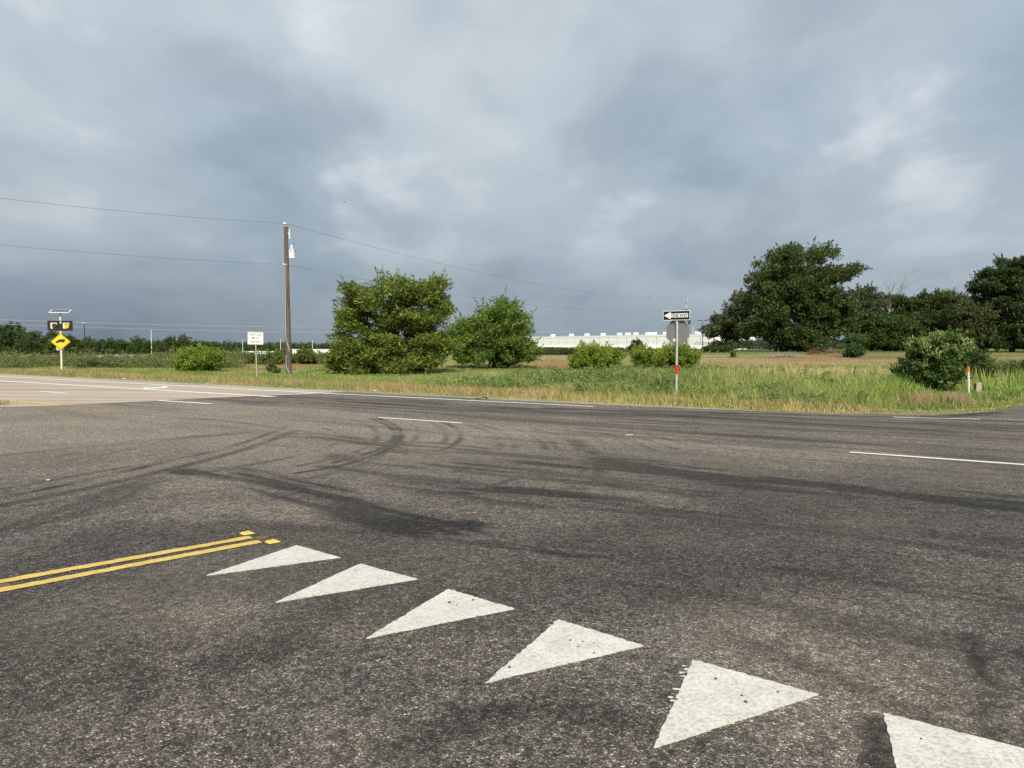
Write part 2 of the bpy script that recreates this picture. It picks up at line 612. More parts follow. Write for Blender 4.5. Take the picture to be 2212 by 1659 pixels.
def concrete_material():
    m, nt, b = new_mat('tan_concrete_pavement')
    N, L = nt.nodes.new, nt.links.new
    tc = N('ShaderNodeTexCoord')
    mp = N('ShaderNodeMapping'); mp.inputs['Rotation'].default_value = (0, 0, math.atan2(0.593, 0.805)); mp.inputs['Scale'].default_value = (0.10, 1.3, 1)
    n1 = N('ShaderNodeTexNoise'); n1.inputs['Scale'].default_value = 1.0; n1.inputs['Detail'].default_value = 6; n1.inputs['Roughness'].default_value = 0.6
    n2 = N('ShaderNodeTexNoise'); n2.inputs['Scale'].default_value = 12; n2.inputs['Detail'].default_value = 6
    L(tc.outputs['Object'], mp.inputs[0]); L(mp.outputs[0], n1.inputs['Vector']); L(tc.outputs['Object'], n2.inputs['Vector'])
    r = N('ShaderNodeValToRGB')
    r.color_ramp.elements[0].position = 0.3; r.color_ramp.elements[0].color = (0.29, 0.225, 0.175, 1)
    r.color_ramp.elements[1].position = 0.72; r.color_ramp.elements[1].color = (0.56, 0.47, 0.37, 1)
    L(n1.outputs['Fac'], r.inputs[0])
    r2 = N('ShaderNodeValToRGB')
    r2.color_ramp.elements[0].position = 0.3; r2.color_ramp.elements[0].color = (0.85, 0.85, 0.85, 1)
    r2.color_ramp.elements[1].position = 0.7; r2.color_ramp.elements[1].color = (1.1, 1.1, 1.1, 1)
    L(n2.outputs['Fac'], r2.inputs[0])
    x = N('ShaderNodeMix'); x.data_type = 'RGBA'; x.blend_type = 'MULTIPLY'; x.inputs[0].default_value = 1
    L(r.outputs[0], x.inputs[6]); L(r2.outputs[0], x.inputs[7]); L(x.outputs[2], b.inputs['Base Color'])
    b.inputs['Roughness'].default_value = 0.85
    return m


def ground_material():
    m, nt, b = new_mat('field_soil_and_turf')
    N, L = nt.nodes.new, nt.links.new
    at = N('ShaderNodeAttribute'); at.attribute_name = 'land'
    tc = N('ShaderNodeTexCoord')
    n1 = N('ShaderNodeTexNoise'); n1.inputs['Scale'].default_value = 1.6; n1.inputs['Detail'].default_value = 8; n1.inputs['Roughness'].default_value = 0.7
    L(tc.outputs['Object'], n1.inputs['Vector'])
    r = N('ShaderNodeValToRGB')
    r.color_ramp.elements[0].position = 0.3; r.color_ramp.elements[0].color = (0.55, 0.55, 0.55, 1)
    r.color_ramp.elements[1].position = 0.7; r.color_ramp.elements[1].color = (1.35, 1.35, 1.35, 1)
    L(n1.outputs['Fac'], r.inputs[0])
    x = N('ShaderNodeMix'); x.data_type = 'RGBA'; x.blend_type = 'MULTIPLY'; x.inputs[0].default_value = 1
    L(at.outputs['Color'], x.inputs[6]); L(r.outputs[0], x.inputs[7]); L(x.outputs[2], b.inputs['Base Color'])
    b.inputs['Roughness'].default_value = 0.95
    b.inputs['Specular IOR Level'].default_value = 0.1
    bp = N('ShaderNodeBump'); bp.inputs['Strength'].default_value = 0.8; bp.inputs['Distance'].default_value = 0.12
    L(n1.outputs['Fac'], bp.inputs['Height']); L(bp.outputs[0], b.inputs['Normal'])
    return m


MAT['asphalt'] = asphalt_material()
MAT['concrete'] = concrete_material()
MAT['ground'] = ground_material()
MAT['thermo_white'] = paint_material('white_thermoplastic', (0.69, 0.68, 0.615), (0.36, 0.35, 0.31), 0.85)
MAT['line_white'] = paint_material('white_line_paint', (0.78, 0.77, 0.72), (0.45, 0.43, 0.38), 0.5)
MAT['line_yellow'] = paint_material('yellow_line_paint', (0.72, 0.52, 0.13), (0.30, 0.20, 0.08), 0.7, 70)
MAT['gravel'] = plain('gravel_shoulder', (0.30, 0.265, 0.215), 0.95, vary=0.55, scale=22, bump=1.0)

# ------------------------------------------------------------------ land
SOIL = []   # (x, y, half length across, half depth, strength) of bare red soil
for (px, py, hw, hd, s) in [(560, 790, 95, 7, 0.9), (680, 787, 70, 6, 1.0), (1195, 786, 48, 5, 1.0), (1600, 788, 120, 4, .55), (1780, 779, 130, 4, .8),
                            (1720, 771, 70, 2.5, .8), (1900, 777, 90, 3, .8), (1890, 767, 60, 1.6, .7), (360, 800, 120, 3, .35), (2180, 781, 60, 5, .35), (1560, 791, 50, 3, .5)]:
    a = T(px, py); c0 = T(px, py - hd); c1 = T(px, py + hd)
    SOIL.append((a.x, a.y, M(hw, a.y), max(1.2, abs(c0.y - c1.y) / 2), s))


def soil(x, y):
    k = np.zeros_like(np.asarray(x, float))
    w = 2.2 * (fbm(np.asarray(x) * .12, np.asarray(y) * .3, 21) - .5)
    for (sx, sy, ax, ay, s) in SOIL:
        d = np.sqrt(((x - sx) / ax) ** 2 + ((y - sy) / ay) ** 2) + w
        k = np.maximum(k, s * (1 - sstep(0.55, 1.15, d)))
    return k


def build_ground():
    xs = np.concatenate([-np.geomspace(5000, 130, 26), np.arange(-128, 128.1, 1.0), np.geomspace(130, 5000, 26)])
    ys = np.concatenate([[-400, -150, -60, -20, -5, 5], np.arange(9, 60, 0.45), np.arange(60, 215, 1.1), np.geomspace(216, 6000, 46)])
    X, Y = np.meshgrid(xs, ys)
    Z = tz(X, Y)
    nx, ny = len(xs), len(ys)
    idx = np.arange(nx * ny).reshape(ny, nx)
    q = np.stack([idx[:-1, :-1], idx[:-1, 1:], idx[1:, 1:], idx[1:, :-1]], -1).reshape(-1, 4)
    me = np_mesh('ground', np.stack([X, Y, Z], -1).reshape(-1, 3), q.ravel(), np.full(len(q), 4))
    u, v = uv(X, Y)
    d = v - vedge(u)
    g1 = fbm(X * .05, Y * .12, 2)
    g2 = fbm(X * .15, Y * .5, 8)
    green = np.array((0.13, 0.165, 0.05)); hay = np.array((0.34, 0.26, 0.14)); red = np.array((0.31, 0.145, 0.078)); dark = np.array((0.07, 0.085, 0.03))
    c = np.empty(X.shape + (3,))
    k = sstep(0.36, 0.54, g1 * .6 + g2 * .4)[..., None]
    c[:] = green * (1 - k) + hay * k
    far = sstep(95, 120, Y)[..., None]
    c = c * (1 - far) + np.array((0.15, 0.19, 0.055)) * far
    near = (1 - sstep(8, 22, d))[..., None]
    c = c * (1 - near * .6) + dark * near * .6
    s = soil(X, Y)[..., None]
    c = c * (1 - s) + red * (0.75 + 0.6 * g2[..., None]) * s
    edge = (1 - sstep(0.5, 1.6, d))[..., None]
    c = c * (1 - edge) + np.array((0.26, 0.225, 0.16)) * edge
    at = me.attributes.new('land', 'FLOAT_COLOR', 'POINT')
    out = np.ones((nx * ny, 4), np.float32)
    out[:, :3] = c.reshape(-1, 3)
    at.data.foreach_set('color', out.ravel())
    me.polygons.foreach_set('use_smooth', np.ones(len(q), bool))
    return tag(link('ground', me, MAT['ground']), kind='structure')


build_ground()

# ------------------------------------------------------------------ asphalt intersection with its rubber marks
# (picture polyline, half width in metres, strength)
MARKS = [
    ([(420, 1018), (520, 1022), (620, 1040), (740, 1078), (860, 1118), (960, 1140)], .34, .95),
    ([(560, 1045), (700, 1085), (840, 1130), (980, 1150)], .30, .55),
    ([(1380, 1008), (1480, 1018), (1600, 1035), (1800, 1055), (2050, 1080)], .24, 1.0),
    ([(1290, 995), (1420, 1015), (1600, 1040), (1800, 1060), (2000, 1075), (2230, 1098)], .34, .75),
    ([(1340, 1030), (1600, 1050), (1850, 1072)], .2, .5),
    ([(680, 945), (760, 952), (880, 975), (1010, 985), (1160, 1000), (1290, 1010)], .22, .6),
    ([(860, 955), (1010, 962), (1100, 985)], .16, .45),
    ([(1020, 1060), (1140, 1062), (1260, 1080), (1340, 1085)], .32, .6),
    ([(960, 1045), (1180, 1075), (1420, 1092), (1560, 1110)], .3, .45),
    ([(815, 903), (848, 916), (866, 932), (862, 952), (830, 975), (740, 1005), (640, 1022)], .05, 1.0),
    ([(800, 904), (835, 918), (852, 934), (846, 954), (812, 974), (720, 1000)], .05, .75),
    ([(955, 912), (985, 925), (995, 945), (978, 962), (955, 972)], .05, .8),
    ([(930, 913), (956, 925), (965, 942), (955, 960)], .045, .55),
    ([(895, 918), (905, 935), (890, 955)], .04, .35),
    ([(1190, 935), (1240, 953), (1272, 975), (1290, 1000), (1290, 1030), (1255, 1055)], .09, .6),
    ([(1225, 938), (1262, 957), (1290, 978), (1306, 1000), (1300, 1035)], .06, .45),
    ([(1330, 948), (1400, 985)], .05, .35), ([(1275, 940), (1330, 970)], .05, .3),
    ([(620, 920), (560, 945), (470, 972), (380, 992), (200, 1035), (0, 1076)], .07, .75),
    ([(640, 930), (560, 960), (460, 990), (300, 1030), (140, 1065), (0, 1092)], .10, .5),
    ([(0, 1058), (150, 1030), (300, 1005), (420, 985)], .07, .45),
    ([(365, 905), (430, 905), (520, 913), (640, 930), (780, 948)], .08, .9),
    ([(400, 914), (520, 925), (700, 950)], .07, .4),
    ([(250, 892), (400, 902)], .05, .4),
    ([(600, 866), (900, 884), (1250, 908), (1700, 925), (2250, 950)], .07, .45),
    ([(640, 872), (850, 886), (1150, 905)], .12, .35),
    ([(640, 857), (900, 869), (1280, 892), (1800, 909), (2300, 928)], .40, .55),
    ([(560, 866), (820, 884), (1100, 905), (1500, 925)], .14, .35),
    ([(1040, 885), (1300, 898), (1700, 915), (2250, 935)], .25, .45),
    ([(1180, 882), (1350, 888), (1500, 890), (1750, 897), (1990, 903), (2240, 912)], .20, 1.0),
    ([(1280, 886), (1500, 895), (1780, 905)], .22, .6),
    ([(2010, 900), (2100, 896), (2240, 885)], .30, .9),
    ([(340, 868), (450, 864), (560, 857)], .10, .4),
    ([(700, 1010), (850, 1030), (1000, 1045)], .2, .35),
    ([(480, 1120), (700, 1150), (1050, 1180), (1300, 1195)], .18, .4),
    ([(1160, 1190), (1260, 1205)], .03, .8),
    ([(1700, 1230), (1950, 1265), (2230, 1310)], .14, .5),
    ([(2140, 1390), (2170, 1460), (2200, 1560), (2260, 1680)], .16, .75),
    ([(430, 1255), (700, 1300), (520, 1420), (300, 1500)], .20, .3),
    ([(1520, 1360), (1750, 1440), (2000, 1560)], .09, .35),
    ([(250, 1250), (420, 1245)], .1, .4), ([(480, 1440), (620, 1400)], .1, .4), ([(100, 1360), (300, 1330)], .14, .35),
    ([(870, 1620), (1000, 1560), (1120, 1530)], .10, .45), ([(1230, 1530), (1390, 1560)], .1, .4),
    ([(1470, 1440), (1440, 1510)], .05, .6), ([(1890, 1560), (1902, 1659)], .05, .8),
    ([(760, 905), (798, 920), (815, 940), (800, 962), (740, 985), (640, 1008)], .045, .45),
    ([(1010, 918), (1050, 930), (1075, 948), (1080, 970), (1050, 995), (980, 1020)], .05, .45),
    ([(1035, 916), (1080, 930), (1106, 950), (1110, 975), (1080, 1005)], .05, .40),
    ([(1090, 920), (1140, 936), (1172, 958), (1180, 985), (1150, 1020), (1060, 1050)], .055, .5),
    ([(1115, 920), (1165, 937), (1198, 960), (1206, 990), (1175, 1028)], .05, .4),
    ([(1150, 925), (1215, 945), (1250, 972), (1262, 1005), (1240, 1045), (1160, 1085)], .06, .5),
    ([(1300, 935), (1370, 955), (1440, 985), (1500, 1015)], .05, .4), ([(1340, 935), (1420, 957), (1500, 985), (1570, 1018)], .05, .35),
    ([(1400, 938), (1500, 965), (1600, 1000)], .05, .35), ([(1480, 945), (1600, 975), (1720, 1010)], .05, .3),
    ([(700, 925), (740, 940), (720, 960), (640, 985), (480, 1015), (250, 1060), (0, 1105)], .05, .45),
    ([(860, 960), (790, 1000), (680, 1030), (500, 1055), (260, 1085), (0, 1125)], .06, .4),
    ([(300, 950), (180, 975), (0, 1010)], .05, .35), ([(420, 940), (260, 975), (100, 1002), (0, 1022)], .05, .4),
    ([(700, 975), (900, 1000), (1100, 1030), (1350, 1050)], .06, .4), ([(560, 960), (760, 975), (960, 1010), (1200, 1040)], .05, .35),
    ([(1300, 1012), (1500, 1030), (1750, 1050), (2000, 1078), (2240, 1105)], .10, .8), ([(1400, 1000), (1700, 1030), (2000, 1055), (2240, 1078)], .08, .7),
    ([(1250, 1095), (1600, 1130), (1950, 1170), (2240, 1215)], .10, .45), ([(1500, 1085), (1850, 1125), (2240, 1175)], .08, .4),
    ([(640, 940), (900, 965), (1180, 985), (1400, 1000)], .42, .42), ([(760, 985), (1000, 1010), (1250, 1035), (1500, 1060)], .45, .42),
    ([(1300, 1000), (1600, 1032), (1900, 1062), (2240, 1098)], .30, 1.0), ([(900, 1040), (1250, 1090), (1700, 1130), (2200, 1180)], .5, .35),
    ([(0, 985), (250, 960), (520, 935)], .2, .3), ([(300, 1040), (200, 1090), (0, 1140)], .3, .3), ([(1000, 1230), (1500, 1290), (2100, 1400)], .22, .3),
    ([(620, 1055), (780, 1100), (930, 1140)], .07, .8), ([(450, 1030), (600, 1050), (760, 1100)], .06, .6),
]


def polyline_dist(x, y, pts):
    best = np.full(x.shape, 1e9)
    for a, c in zip(pts[:-1], pts[1:]):
        ax, ay, bx, by = a.x, a.y, c.x, c.y
        dx, dy = bx - ax, by - ay
        t = np.clip(((x - ax) * dx + (y - ay) * dy) / (dx * dx + dy * dy + 1e-9), 0, 1)
        best = np.minimum(best, np.hypot(x - ax - t * dx, y - ay - t * dy))
    return best


def smooth_line(pts, n=6):
    out = []
    for i in range(len(pts) - 1):
        p0, p1, p2, p3 = pts[max(i - 1, 0)], pts[i], pts[i + 1], pts[min(i + 2, len(pts) - 1)]
        for k in range(n):
            t = k / n
            out.append(0.5 * ((2 * p1) + (p2 - p0) * t + (2 * p0 - 5 * p1 + 4 * p2 - p3) * t * t + (3 * p1 - p0 - 3 * p2 + p3) * t ** 3))
    out.append(pts[-1])
    return out


def build_asphalt():
    us = np.concatenate([np.arange(-60, -25, .8), np.arange(-25, 2.6, .052), np.arange(2.7, 40.1, .8)])
    nv = 470
    U = np.repeat(us[:, None], nv, 1)
    ve = vedge(us) + 0.10 * (fbm(us * 1.7, us * 0, 4) - .5)
    vf = np.minimum(ve, 25.0) - .4
    V = np.concatenate([np.repeat(np.linspace(-14, 1.4, 20)[None, :], len(us), 0), 1.5 + (vf[:, None] - 1.5) * np.linspace(0, 1, 430)[None, :], vf[:, None] + (ve - vf)[:, None] * np.linspace(0, 1, 21)[None, 1:]], 1)
    X, Y = xy(U, V)
    idx = np.arange(X.size).reshape(X.shape)
    q = np.stack([idx[:-1, :-1], idx[1:, :-1], idx[1:, 1:], idx[:-1, 1:]], -1).reshape(-1, 4)
    me = np_mesh('asphalt_road', np.stack([X, Y, np.zeros_like(X)], -1).reshape(-1, 3), q.ravel(), np.full(len(q), 4))
    warp = 0.10 * (fbm(X * 1.6, Y * 1.6, 31) - .5)
    rub = np.zeros_like(X)
    for pts, hw, s in MARKS:
        line = smooth_line([G(*p) for p in pts])
        lo = (min(p.x for p in line) - 2, min(p.y for p in line) - 2); hi = (max(p.x for p in line) + 2, max(p.y for p in line) + 2)
        mk = (X > lo[0]) & (X < hi[0]) & (Y > lo[1]) & (Y < hi[1])
        if not mk.any():
            continue
        d = polyline_dist(X[mk] + warp[mk] * min(1, hw * 4), Y[mk] + warp[mk] * min(1, hw * 4), line)
        k = s * (1 - sstep(hw * .45, hw * 1.25 + .02, d))
        if hw > .13:
            dirn = (line[-1] - line[0]).normalized()
            al = X[mk] * dirn.x + Y[mk] * dirn.y; ac = -X[mk] * dirn.y + Y[mk] * dirn.x
            k *= .22 + 1.15 * sstep(.38, .60, fbm(al * .7, ac * 8.0, 45, 4))
        k *= 0.6 + 0.75 * fbm(X[mk] * .9, Y[mk] * .9, 41)
        if hw < .1:
            k *= .72 * (.4 + 1.1 * sstep(.35, .6, fbm(X[mk] * 1.4, Y[mk] * 1.4, 48)))
        rub[mk] = np.maximum(rub[mk], k)
    # wheel paths along the lanes
    for c0, wd, s in ((13.6, .35, .32), (15.4, .35, .36), (16.7, .5, .30), (17.6, .3, .28), (10.8, .3, .15), (8.6, .4, .12)):
        rub = np.maximum(rub, s * np.exp(-((V - c0) / wd) ** 2) * sstep(.35, .6, fbm(U * .25, V * 2.5, 52)) * 1.3)
    blot = sstep(.50, .68, fbm(X * .35 + 3, Y * .35, 61, 5))
    rub = np.maximum(rub, .30 * blot * (1 - sstep(9, 16, Y)))
    streak = fbm(U * .35, V * 5.0, 63, 4)
    rub = rub * (.65 + .7 * streak) + .35 * sstep(.52, .72, streak) * sstep(9, 13, V)
    rub = np.clip(rub * 1.3, 0, 1)
    worn = sstep(7.0, 13.0, Y) * (0.55 + 0.5 * fbm(X * .2, Y * .2, 71)) * (1 - .5 * sstep(12.4, 13.4, V))  # paler with distance: wear plus grazing-angle reflection put into the colour
    worn = np.clip(worn * (0.75 + .5 * fbm(X * 1.1, Y * 1.1, 72)), 0, 1) * .85
    worn = np.maximum(worn, .35 * sstep(.52, .68, fbm(X * .28 + 8, Y * .28, 77, 4)))
    worn = np.maximum(worn, 0.5 * sstep(24, 27, V))
    for nm, arr in (('rubber', rub), ('worn', worn)):
        at = me.attributes.new(nm, 'FLOAT', 'POINT')
        at.data.foreach_set('value', arr.astype(np.float32).ravel())
    return tag(link('asphalt_road', me, MAT['asphalt']), kind='structure')


ROAD = build_asphalt()


def sheet(name, pts, z, mat, parent=None, z0=None, kind=None, label=None):
    """closed outline as a thin slab with its top at z"""
    mb = MB()
    n = len(pts)
    mb.add([(p[0], p[1], z) for p in pts], [tuple(range(n))])
    if z0 is not None:
        mb.add([(p[0], p[1], z) for p in pts] + [(p[0], p[1], z0) for p in pts], [(i, n + i, n + (i + 1) % n, (i + 1) % n) for i in range(n)])
    o = mb.build(name, mat, parent)
    me = o.data
    if me.polygons[0].normal.z < 0:
        me.flip_normals()
    return tag(o, label=label, kind=kind)


# concrete carriageway on the left, laid 4 mm proud
joint = [G(-260, 890), G(0, 880), G(130, 876.5), G(340, 866), G(560, 855), G(700, 849), G(722, 848)]
ju = [uv(p.x, p.y) for p in joint]
outer = [xy(-260, 18.78), xy(-260, 5.5)]
cpts = [(p.x, p.y) for p in joint] + [xy(ju[-1][0], 18.78)] + outer
CONC = sheet('concrete_road', cpts, 0.006, MAT['concrete'], kind='structure')


# gravel shoulder
def build_shoulder():
    us = np.concatenate([np.arange(-250, -40, 4.0), np.arange(-40, -6.4, 0.2)])
    top, vs, fs = [], [], []
    for i, u in enumerate(us):
        w = (0.55 + 0.5 * float(fbm(u * .6, 0.3, 81))) * (1 - float(sstep(-11.5, -7, u))) + .02
        for k, (dv, z) in enumerate(((-0.12, -0.012), (0.02, 0.004), (w * .6, -0.004), (w + .15, -0.06))):
            x, y = xy(u, float(vedge(u)) + dv)
            vs.append((x, y, z))
    for i in range(len(us) - 1):
        for k in range(3):
            a = i * 4 + k
            fs.append((a, a + 4, a + 5, a + 1))
    return tag(MB().add(vs, fs).build('gravel_shoulder', MAT['gravel']), kind='structure')


build_shoulder()


# ---- paint on the road (parts of the road)
def strip(p, q, width, name, mat, parent, z, jag=0.006, label=None, step=0.12):
    p, q = Vector(p[:2]), Vector(q[:2])
    d = (q - p); Ln = d.length; d.normalize()
    nrm = Vector((-d.y, d.x))
    n = max(2, int(Ln / step))
    L_ = [p + d * (Ln * i / n) + nrm * (width / 2 + random.uniform(-jag, jag)) for i in range(n + 1)]
    R_ = [p + d * (Ln * i / n) - nrm * (width / 2 + random.uniform(-jag, jag)) for i in range(n + 1)]
    mb = MB()
    vs = [(a.x, a.y, z) for a in L_] + [(a.x, a.y, z) for a in R_]
    mb.add(vs, [(i + 1, i, n + 1 + i, n + 2 + i) for i in range(n)])
    o = mb.build(name, mat, parent)
    if o.data.polygons[0].normal.z < 0:
        o.data.flip_normals()
    return tag(o, label=label)


def along(v, u0, u1):
    return xy(u0, v), xy(u1, v)


def u_of(px, py):
    g = G(px, py)
    return uv(g.x, g.y)


tri = [[(447, 1244), (640, 1179), (733, 1205)], [(596, 1302), (778, 1219), (901, 1252)], [(791, 1380), (968, 1274), (1111, 1316)],
       [(1049, 1476), (1207, 1340), (1389, 1396)], [(1412, 1617), (1497, 1427), (1768, 1502)]]
tris = [[G(*p) for p in t] for t in tri]
ext = [tris[4][k] * 2 - tris[3][k] for k in range(3)]
g6 = G(1908, 1542)
tris.append([p + (g6 - ext[1]) for p in ext])
tri_names = ('farthest', 'second farthest', 'third', 'fourth', 'second nearest', 'nearest')
for k, t in enumerate(tris):
    pts = []
    for a, c in zip(t, t[1:] + t[:1]):
        n = 46
        nr = Vector((-(c - a).y, (c - a).x, 0)).normalized()
        ph = random.random() * 50
        for i in range(n):
            j = (float(fbm((i / n) * 30, ph, 7)) - .5) * 0.018 + random.uniform(-.0022, .0022)
            pts.append(a.lerp(c, i / n) + nr * (j if i else 0))
    sheet('yield_triangle', pts, 0.0065, MAT['thermo_white'], ROAD, z0=-0.002, label='white painted yield triangle, %s of the slanting row' % tri_names[k])
# flecks of paint that missed the stencil
mb = MB()
for (px, py) in [(1478, 1440), (1482, 1447), (1472, 1455), (1476, 1462), (1455, 1500), (1449, 1508), (1452, 1515), (1461, 1490), (1772, 1507), (1762, 1511), (1895, 1540), (1200, 1345), (1190, 1352), (735, 1206)]:
    c = G(px, py)
    n = 7
    r0 = random.uniform(.008, .02)
    mb.add([(c.x + math.cos(w) * r0 * random.uniform(.5, 1.5), c.y + math.sin(w) * r0 * random.uniform(.4, 1), .0045) for w in np.linspace(0, 2 * math.pi, n, endpoint=False)], [tuple(range(n))])
tag(mb.build('paint_fleck', MAT['thermo_white'], ROAD), kind='stuff')

ya, yb = G(-260, 1303.5), G(542, 1161)
yc, yd = G(-260, 1325), G(561.5, 1170)
strip(ya, yb, 0.10, 'yellow_line', MAT['line_yellow'], ROAD, 0.005, 0.007, 'farther stripe of the double yellow centre line', .05)
strip(yc, yd, 0.10, 'yellow_line', MAT['line_yellow'], ROAD, 0.005, 0.007, 'nearer stripe of the double yellow centre line', .05)

WL = 0.13
for (a, c, lab) in (((818, 902), (998, 914), 'middle white lane dash'), ((1835, 977), (2215, 1004.3), 'right white lane dash')):
    strip(G(*a), G(*c), .13, 'lane_dash', MAT['line_white'], ROAD, 0.005, 0.004, lab)
strip(G(340, 865.6), G(456, 873), .2, 'lane_dash', MAT['line_white'], ROAD, 0.011, 0.004, 'left white lane dash crossing from concrete to asphalt')
u0 = u_of(1282, 878.5)
strip(G(720, 851), G(1000, 864.5), .20, 'edge_line', MAT['line_white'], ROAD, 0.008, 0.004)
strip(G(1001, 864.55), G(1282, 878.3), .16, 'edge_line', MAT['line_white'], ROAD, 0.005, 0.005, 'white edge line along the gravel shoulder')
strip(G(1930, 901.5), G(2118, 906), .10, 'edge_line', MAT['line_white'], ROAD, 0.005, 0.012, 'short worn white line at the mouth of the side road')
# on the concrete
strip(G(-300, 798), G(719, 851), .26, 'edge_line', MAT['line_white'], CONC, 0.0105, 0.004)
strip(G(-300, 805.5), G(592, 857.6), .32, 'lane_line', MAT['line_white'], CONC, 0.0105, 0.004, 'solid white line beside the turn lane')
strip(G(89, 846), G(147, 850.7), .2, 'lane_dash', MAT['line_white'], CONC, 0.0105, 0.004)
strip(G(-200, 846), G(134, 876), .2, 'yellow_line', MAT['line_yellow'], CONC, 0.0105, 0.004)
for i in range(7):
    a = G(538 + i * 20, 856.0 - i * 0.55); c = G(618 + i * 12, 853.2 - i * .5)
    strip(a, c, .10, 'stop_bar_stroke', MAT['line_white'], CONC, 0.0125 + .001 * i, 0.01)
# right-turn arrow
ar = [G(*p) for p in [(305, 838.6), (318, 836.6), (318, 837.4), (345, 836.9), (352, 834.4), (366, 834.9), (357, 839.2), (318, 840.0), (316, 841.2)]]
sheet('turn_arrow', ar, 0.0106, MAT['line_white'], CONC, label='white turn arrow painted on the concrete lane')


# ---- stones and small litter
def pebble_mesh(n, spots, rmin, rmax, name, mat, kind='stuff'):
    ico = np.array([(1, 0, 0), (-1, 0, 0), (0, 1, 0), (0, -1, 0), (0, 0, 1), (0, 0, -1)], float)
    tri_ = np.array([(0, 2, 4), (2, 1, 4), (1, 3, 4), (3, 0, 4), (2, 0, 5), (1, 2, 5), (3, 1, 5), (0, 3, 5)])
    V, F = [], []
    for i, (x, y, z) in enumerate(spots):
        r_ = rng.uniform(rmin, rmax)
        s = ico * r_ * rng.uniform(.6, 1.25, (6, 1)) * np.array((1, 1, .7))
        a = rng.uniform(0, 6.28)
        R_ = np.array(((math.cos(a), -math.sin(a), 0), (math.sin(a), math.cos(a), 0), (0, 0, 1)))
        V.append(s @ R_.T + np.array((x, y, z + r_ * .3)))
        F.append(tri_ + 6 * i)
    me = np_mesh(name, np.concatenate(V), np.concatenate(F).ravel(), np.full(8 * len(spots), 3))
    return tag(link(name, me, mat), kind=kind)


spots = []
for (px, py) in [(986, 1310), (971, 1304), (1022, 1299), (1232, 1386), (1258, 1388), (1283, 1392), (1250, 1399), (1283, 1414), (1455, 1500), (1462, 1514), (1602, 1506), (1680, 1498), (1610, 1520), (1545, 1470),
                 (2146, 1578), (1990, 1600), (1360, 1200), (1100, 1445), (1040, 1462)]:
    g = G(px, py)
    spots.append((g.x, g.y, .0065))
pebble_mesh(0, spots, .006, .013, 'loose_pebbles', MAT['pebble'])
us_ = rng.uniform(-45, -7, 5200)
wv = (0.55 + 0.5 * fbm(us_ * .6, us_ * 0 + .3, 81)) * (1 - sstep(-11.5, -7, us_)) + .15
vv = vedge(us_) + rng.uniform(-.15, 1, 5200) * wv
gx, gy = xy(us_, vv)
pebble_mesh(0, list(zip(gx, gy, np.full(5200, -.004))), .008, .026, 'gravel_stones', MAT['gravel_stone'])


def scrap(name, px, py, size, mat, label, cat, lift=0.0):
    """crumpled bit of litter lying by the road"""
    g = T(px, py) if lift == 0 else G(px, py)
    mb = MB()
    n, m_ = 7, 9
    vs = []
    for i in range(n):
        for j in range(m_):
            a, e = 2 * math.pi * j / m_, math.pi * i / (n - 1)
            k = random.uniform(.65, 1.2)
            vs.append((math.sin(e) * math.cos(a) * size[0] * k, math.sin(e) * math.sin(a) * size[1] * k, size[2] + math.cos(e) * size[2] * k))
    fs = [(i * m_ + j, i * m_ + (j + 1) % m_, (i + 1) * m_ + (j + 1) % m_, (i + 1) * m_ + j) for i in range(n - 1) for j in range(m_)]
    o = mb.add(vs, fs).build(name, mat, None, (g.x, g.y, max(g.z, 0) + lift))
    return tag(o, label, cat)


scrap('litter_piece', 811, 845.5, (.065, .045, .025), MAT['litter'], 'pale lump of litter on the gravel right of the utility pole', 'litter', .004)
scrap('litter_piece', 446, 833, (.045, .035, .02), MAT['litter'], 'small white scrap on the verge left of the lane sign', 'litter')
scrap('litter_piece', 609, 838, (.045, .035, .02), MAT['litter'], 'small white scrap at the road edge below the utility pole', 'litter')
scrap('plastic_bag', 268, 823, (.08, .05, .04), MAT['blue_litter'], 'crumpled bluish plastic bag on the verge beyond the turn arrow', 'litter')
scrap('litter_piece', 1358, 940, (.08, .04, .004), MAT['litter'], 'flat white scrap lying in the far traffic lane', 'litter', .002)
scrap('litter_piece', 104, 1038, (.022, .015, .006), MAT['litter'], 'tiny white scrap on the asphalt near the curved tyre marks', 'litter', .002)

# tyre tread strip curled at the road edge
g = G(1043, 862.5)
mb = MB()
pts = []
for i in range(12):
    t = i / 11
    pts.append((-.42 + .62 * t, .03 * math.sin(t * 5), .03 + .07 * math.sin(max(0, t - .3) * 3.0) * (t > .3)))
for a, c in zip(pts[:-1], pts[1:]):
    mb.box(((a[0] + c[0]) / 2, (a[1] + c[1]) / 2, (a[2] + c[2]) / 2), (math.dist(a, c) * 1.25, .10 + .05 * random.random(), .035), (0, -math.atan2(c[2] - a[2], c[0] - a[0]), 0))
mb.box((.22, 0, .06), (.12, .14, .07), (0.2, .5, .3)).box((.17, 0.02, .16), (.14, .03, .02), (0, -.7, .4))
ts_ = mb.build('tire_scrap', MAT['rubber'], None, (g.x, g.y, 0.006))
ts_.scale = (.5, .5, .5)
tag(ts_, 'curled black strip of tire tread lying beyond the white edge line', 'tire scrap')

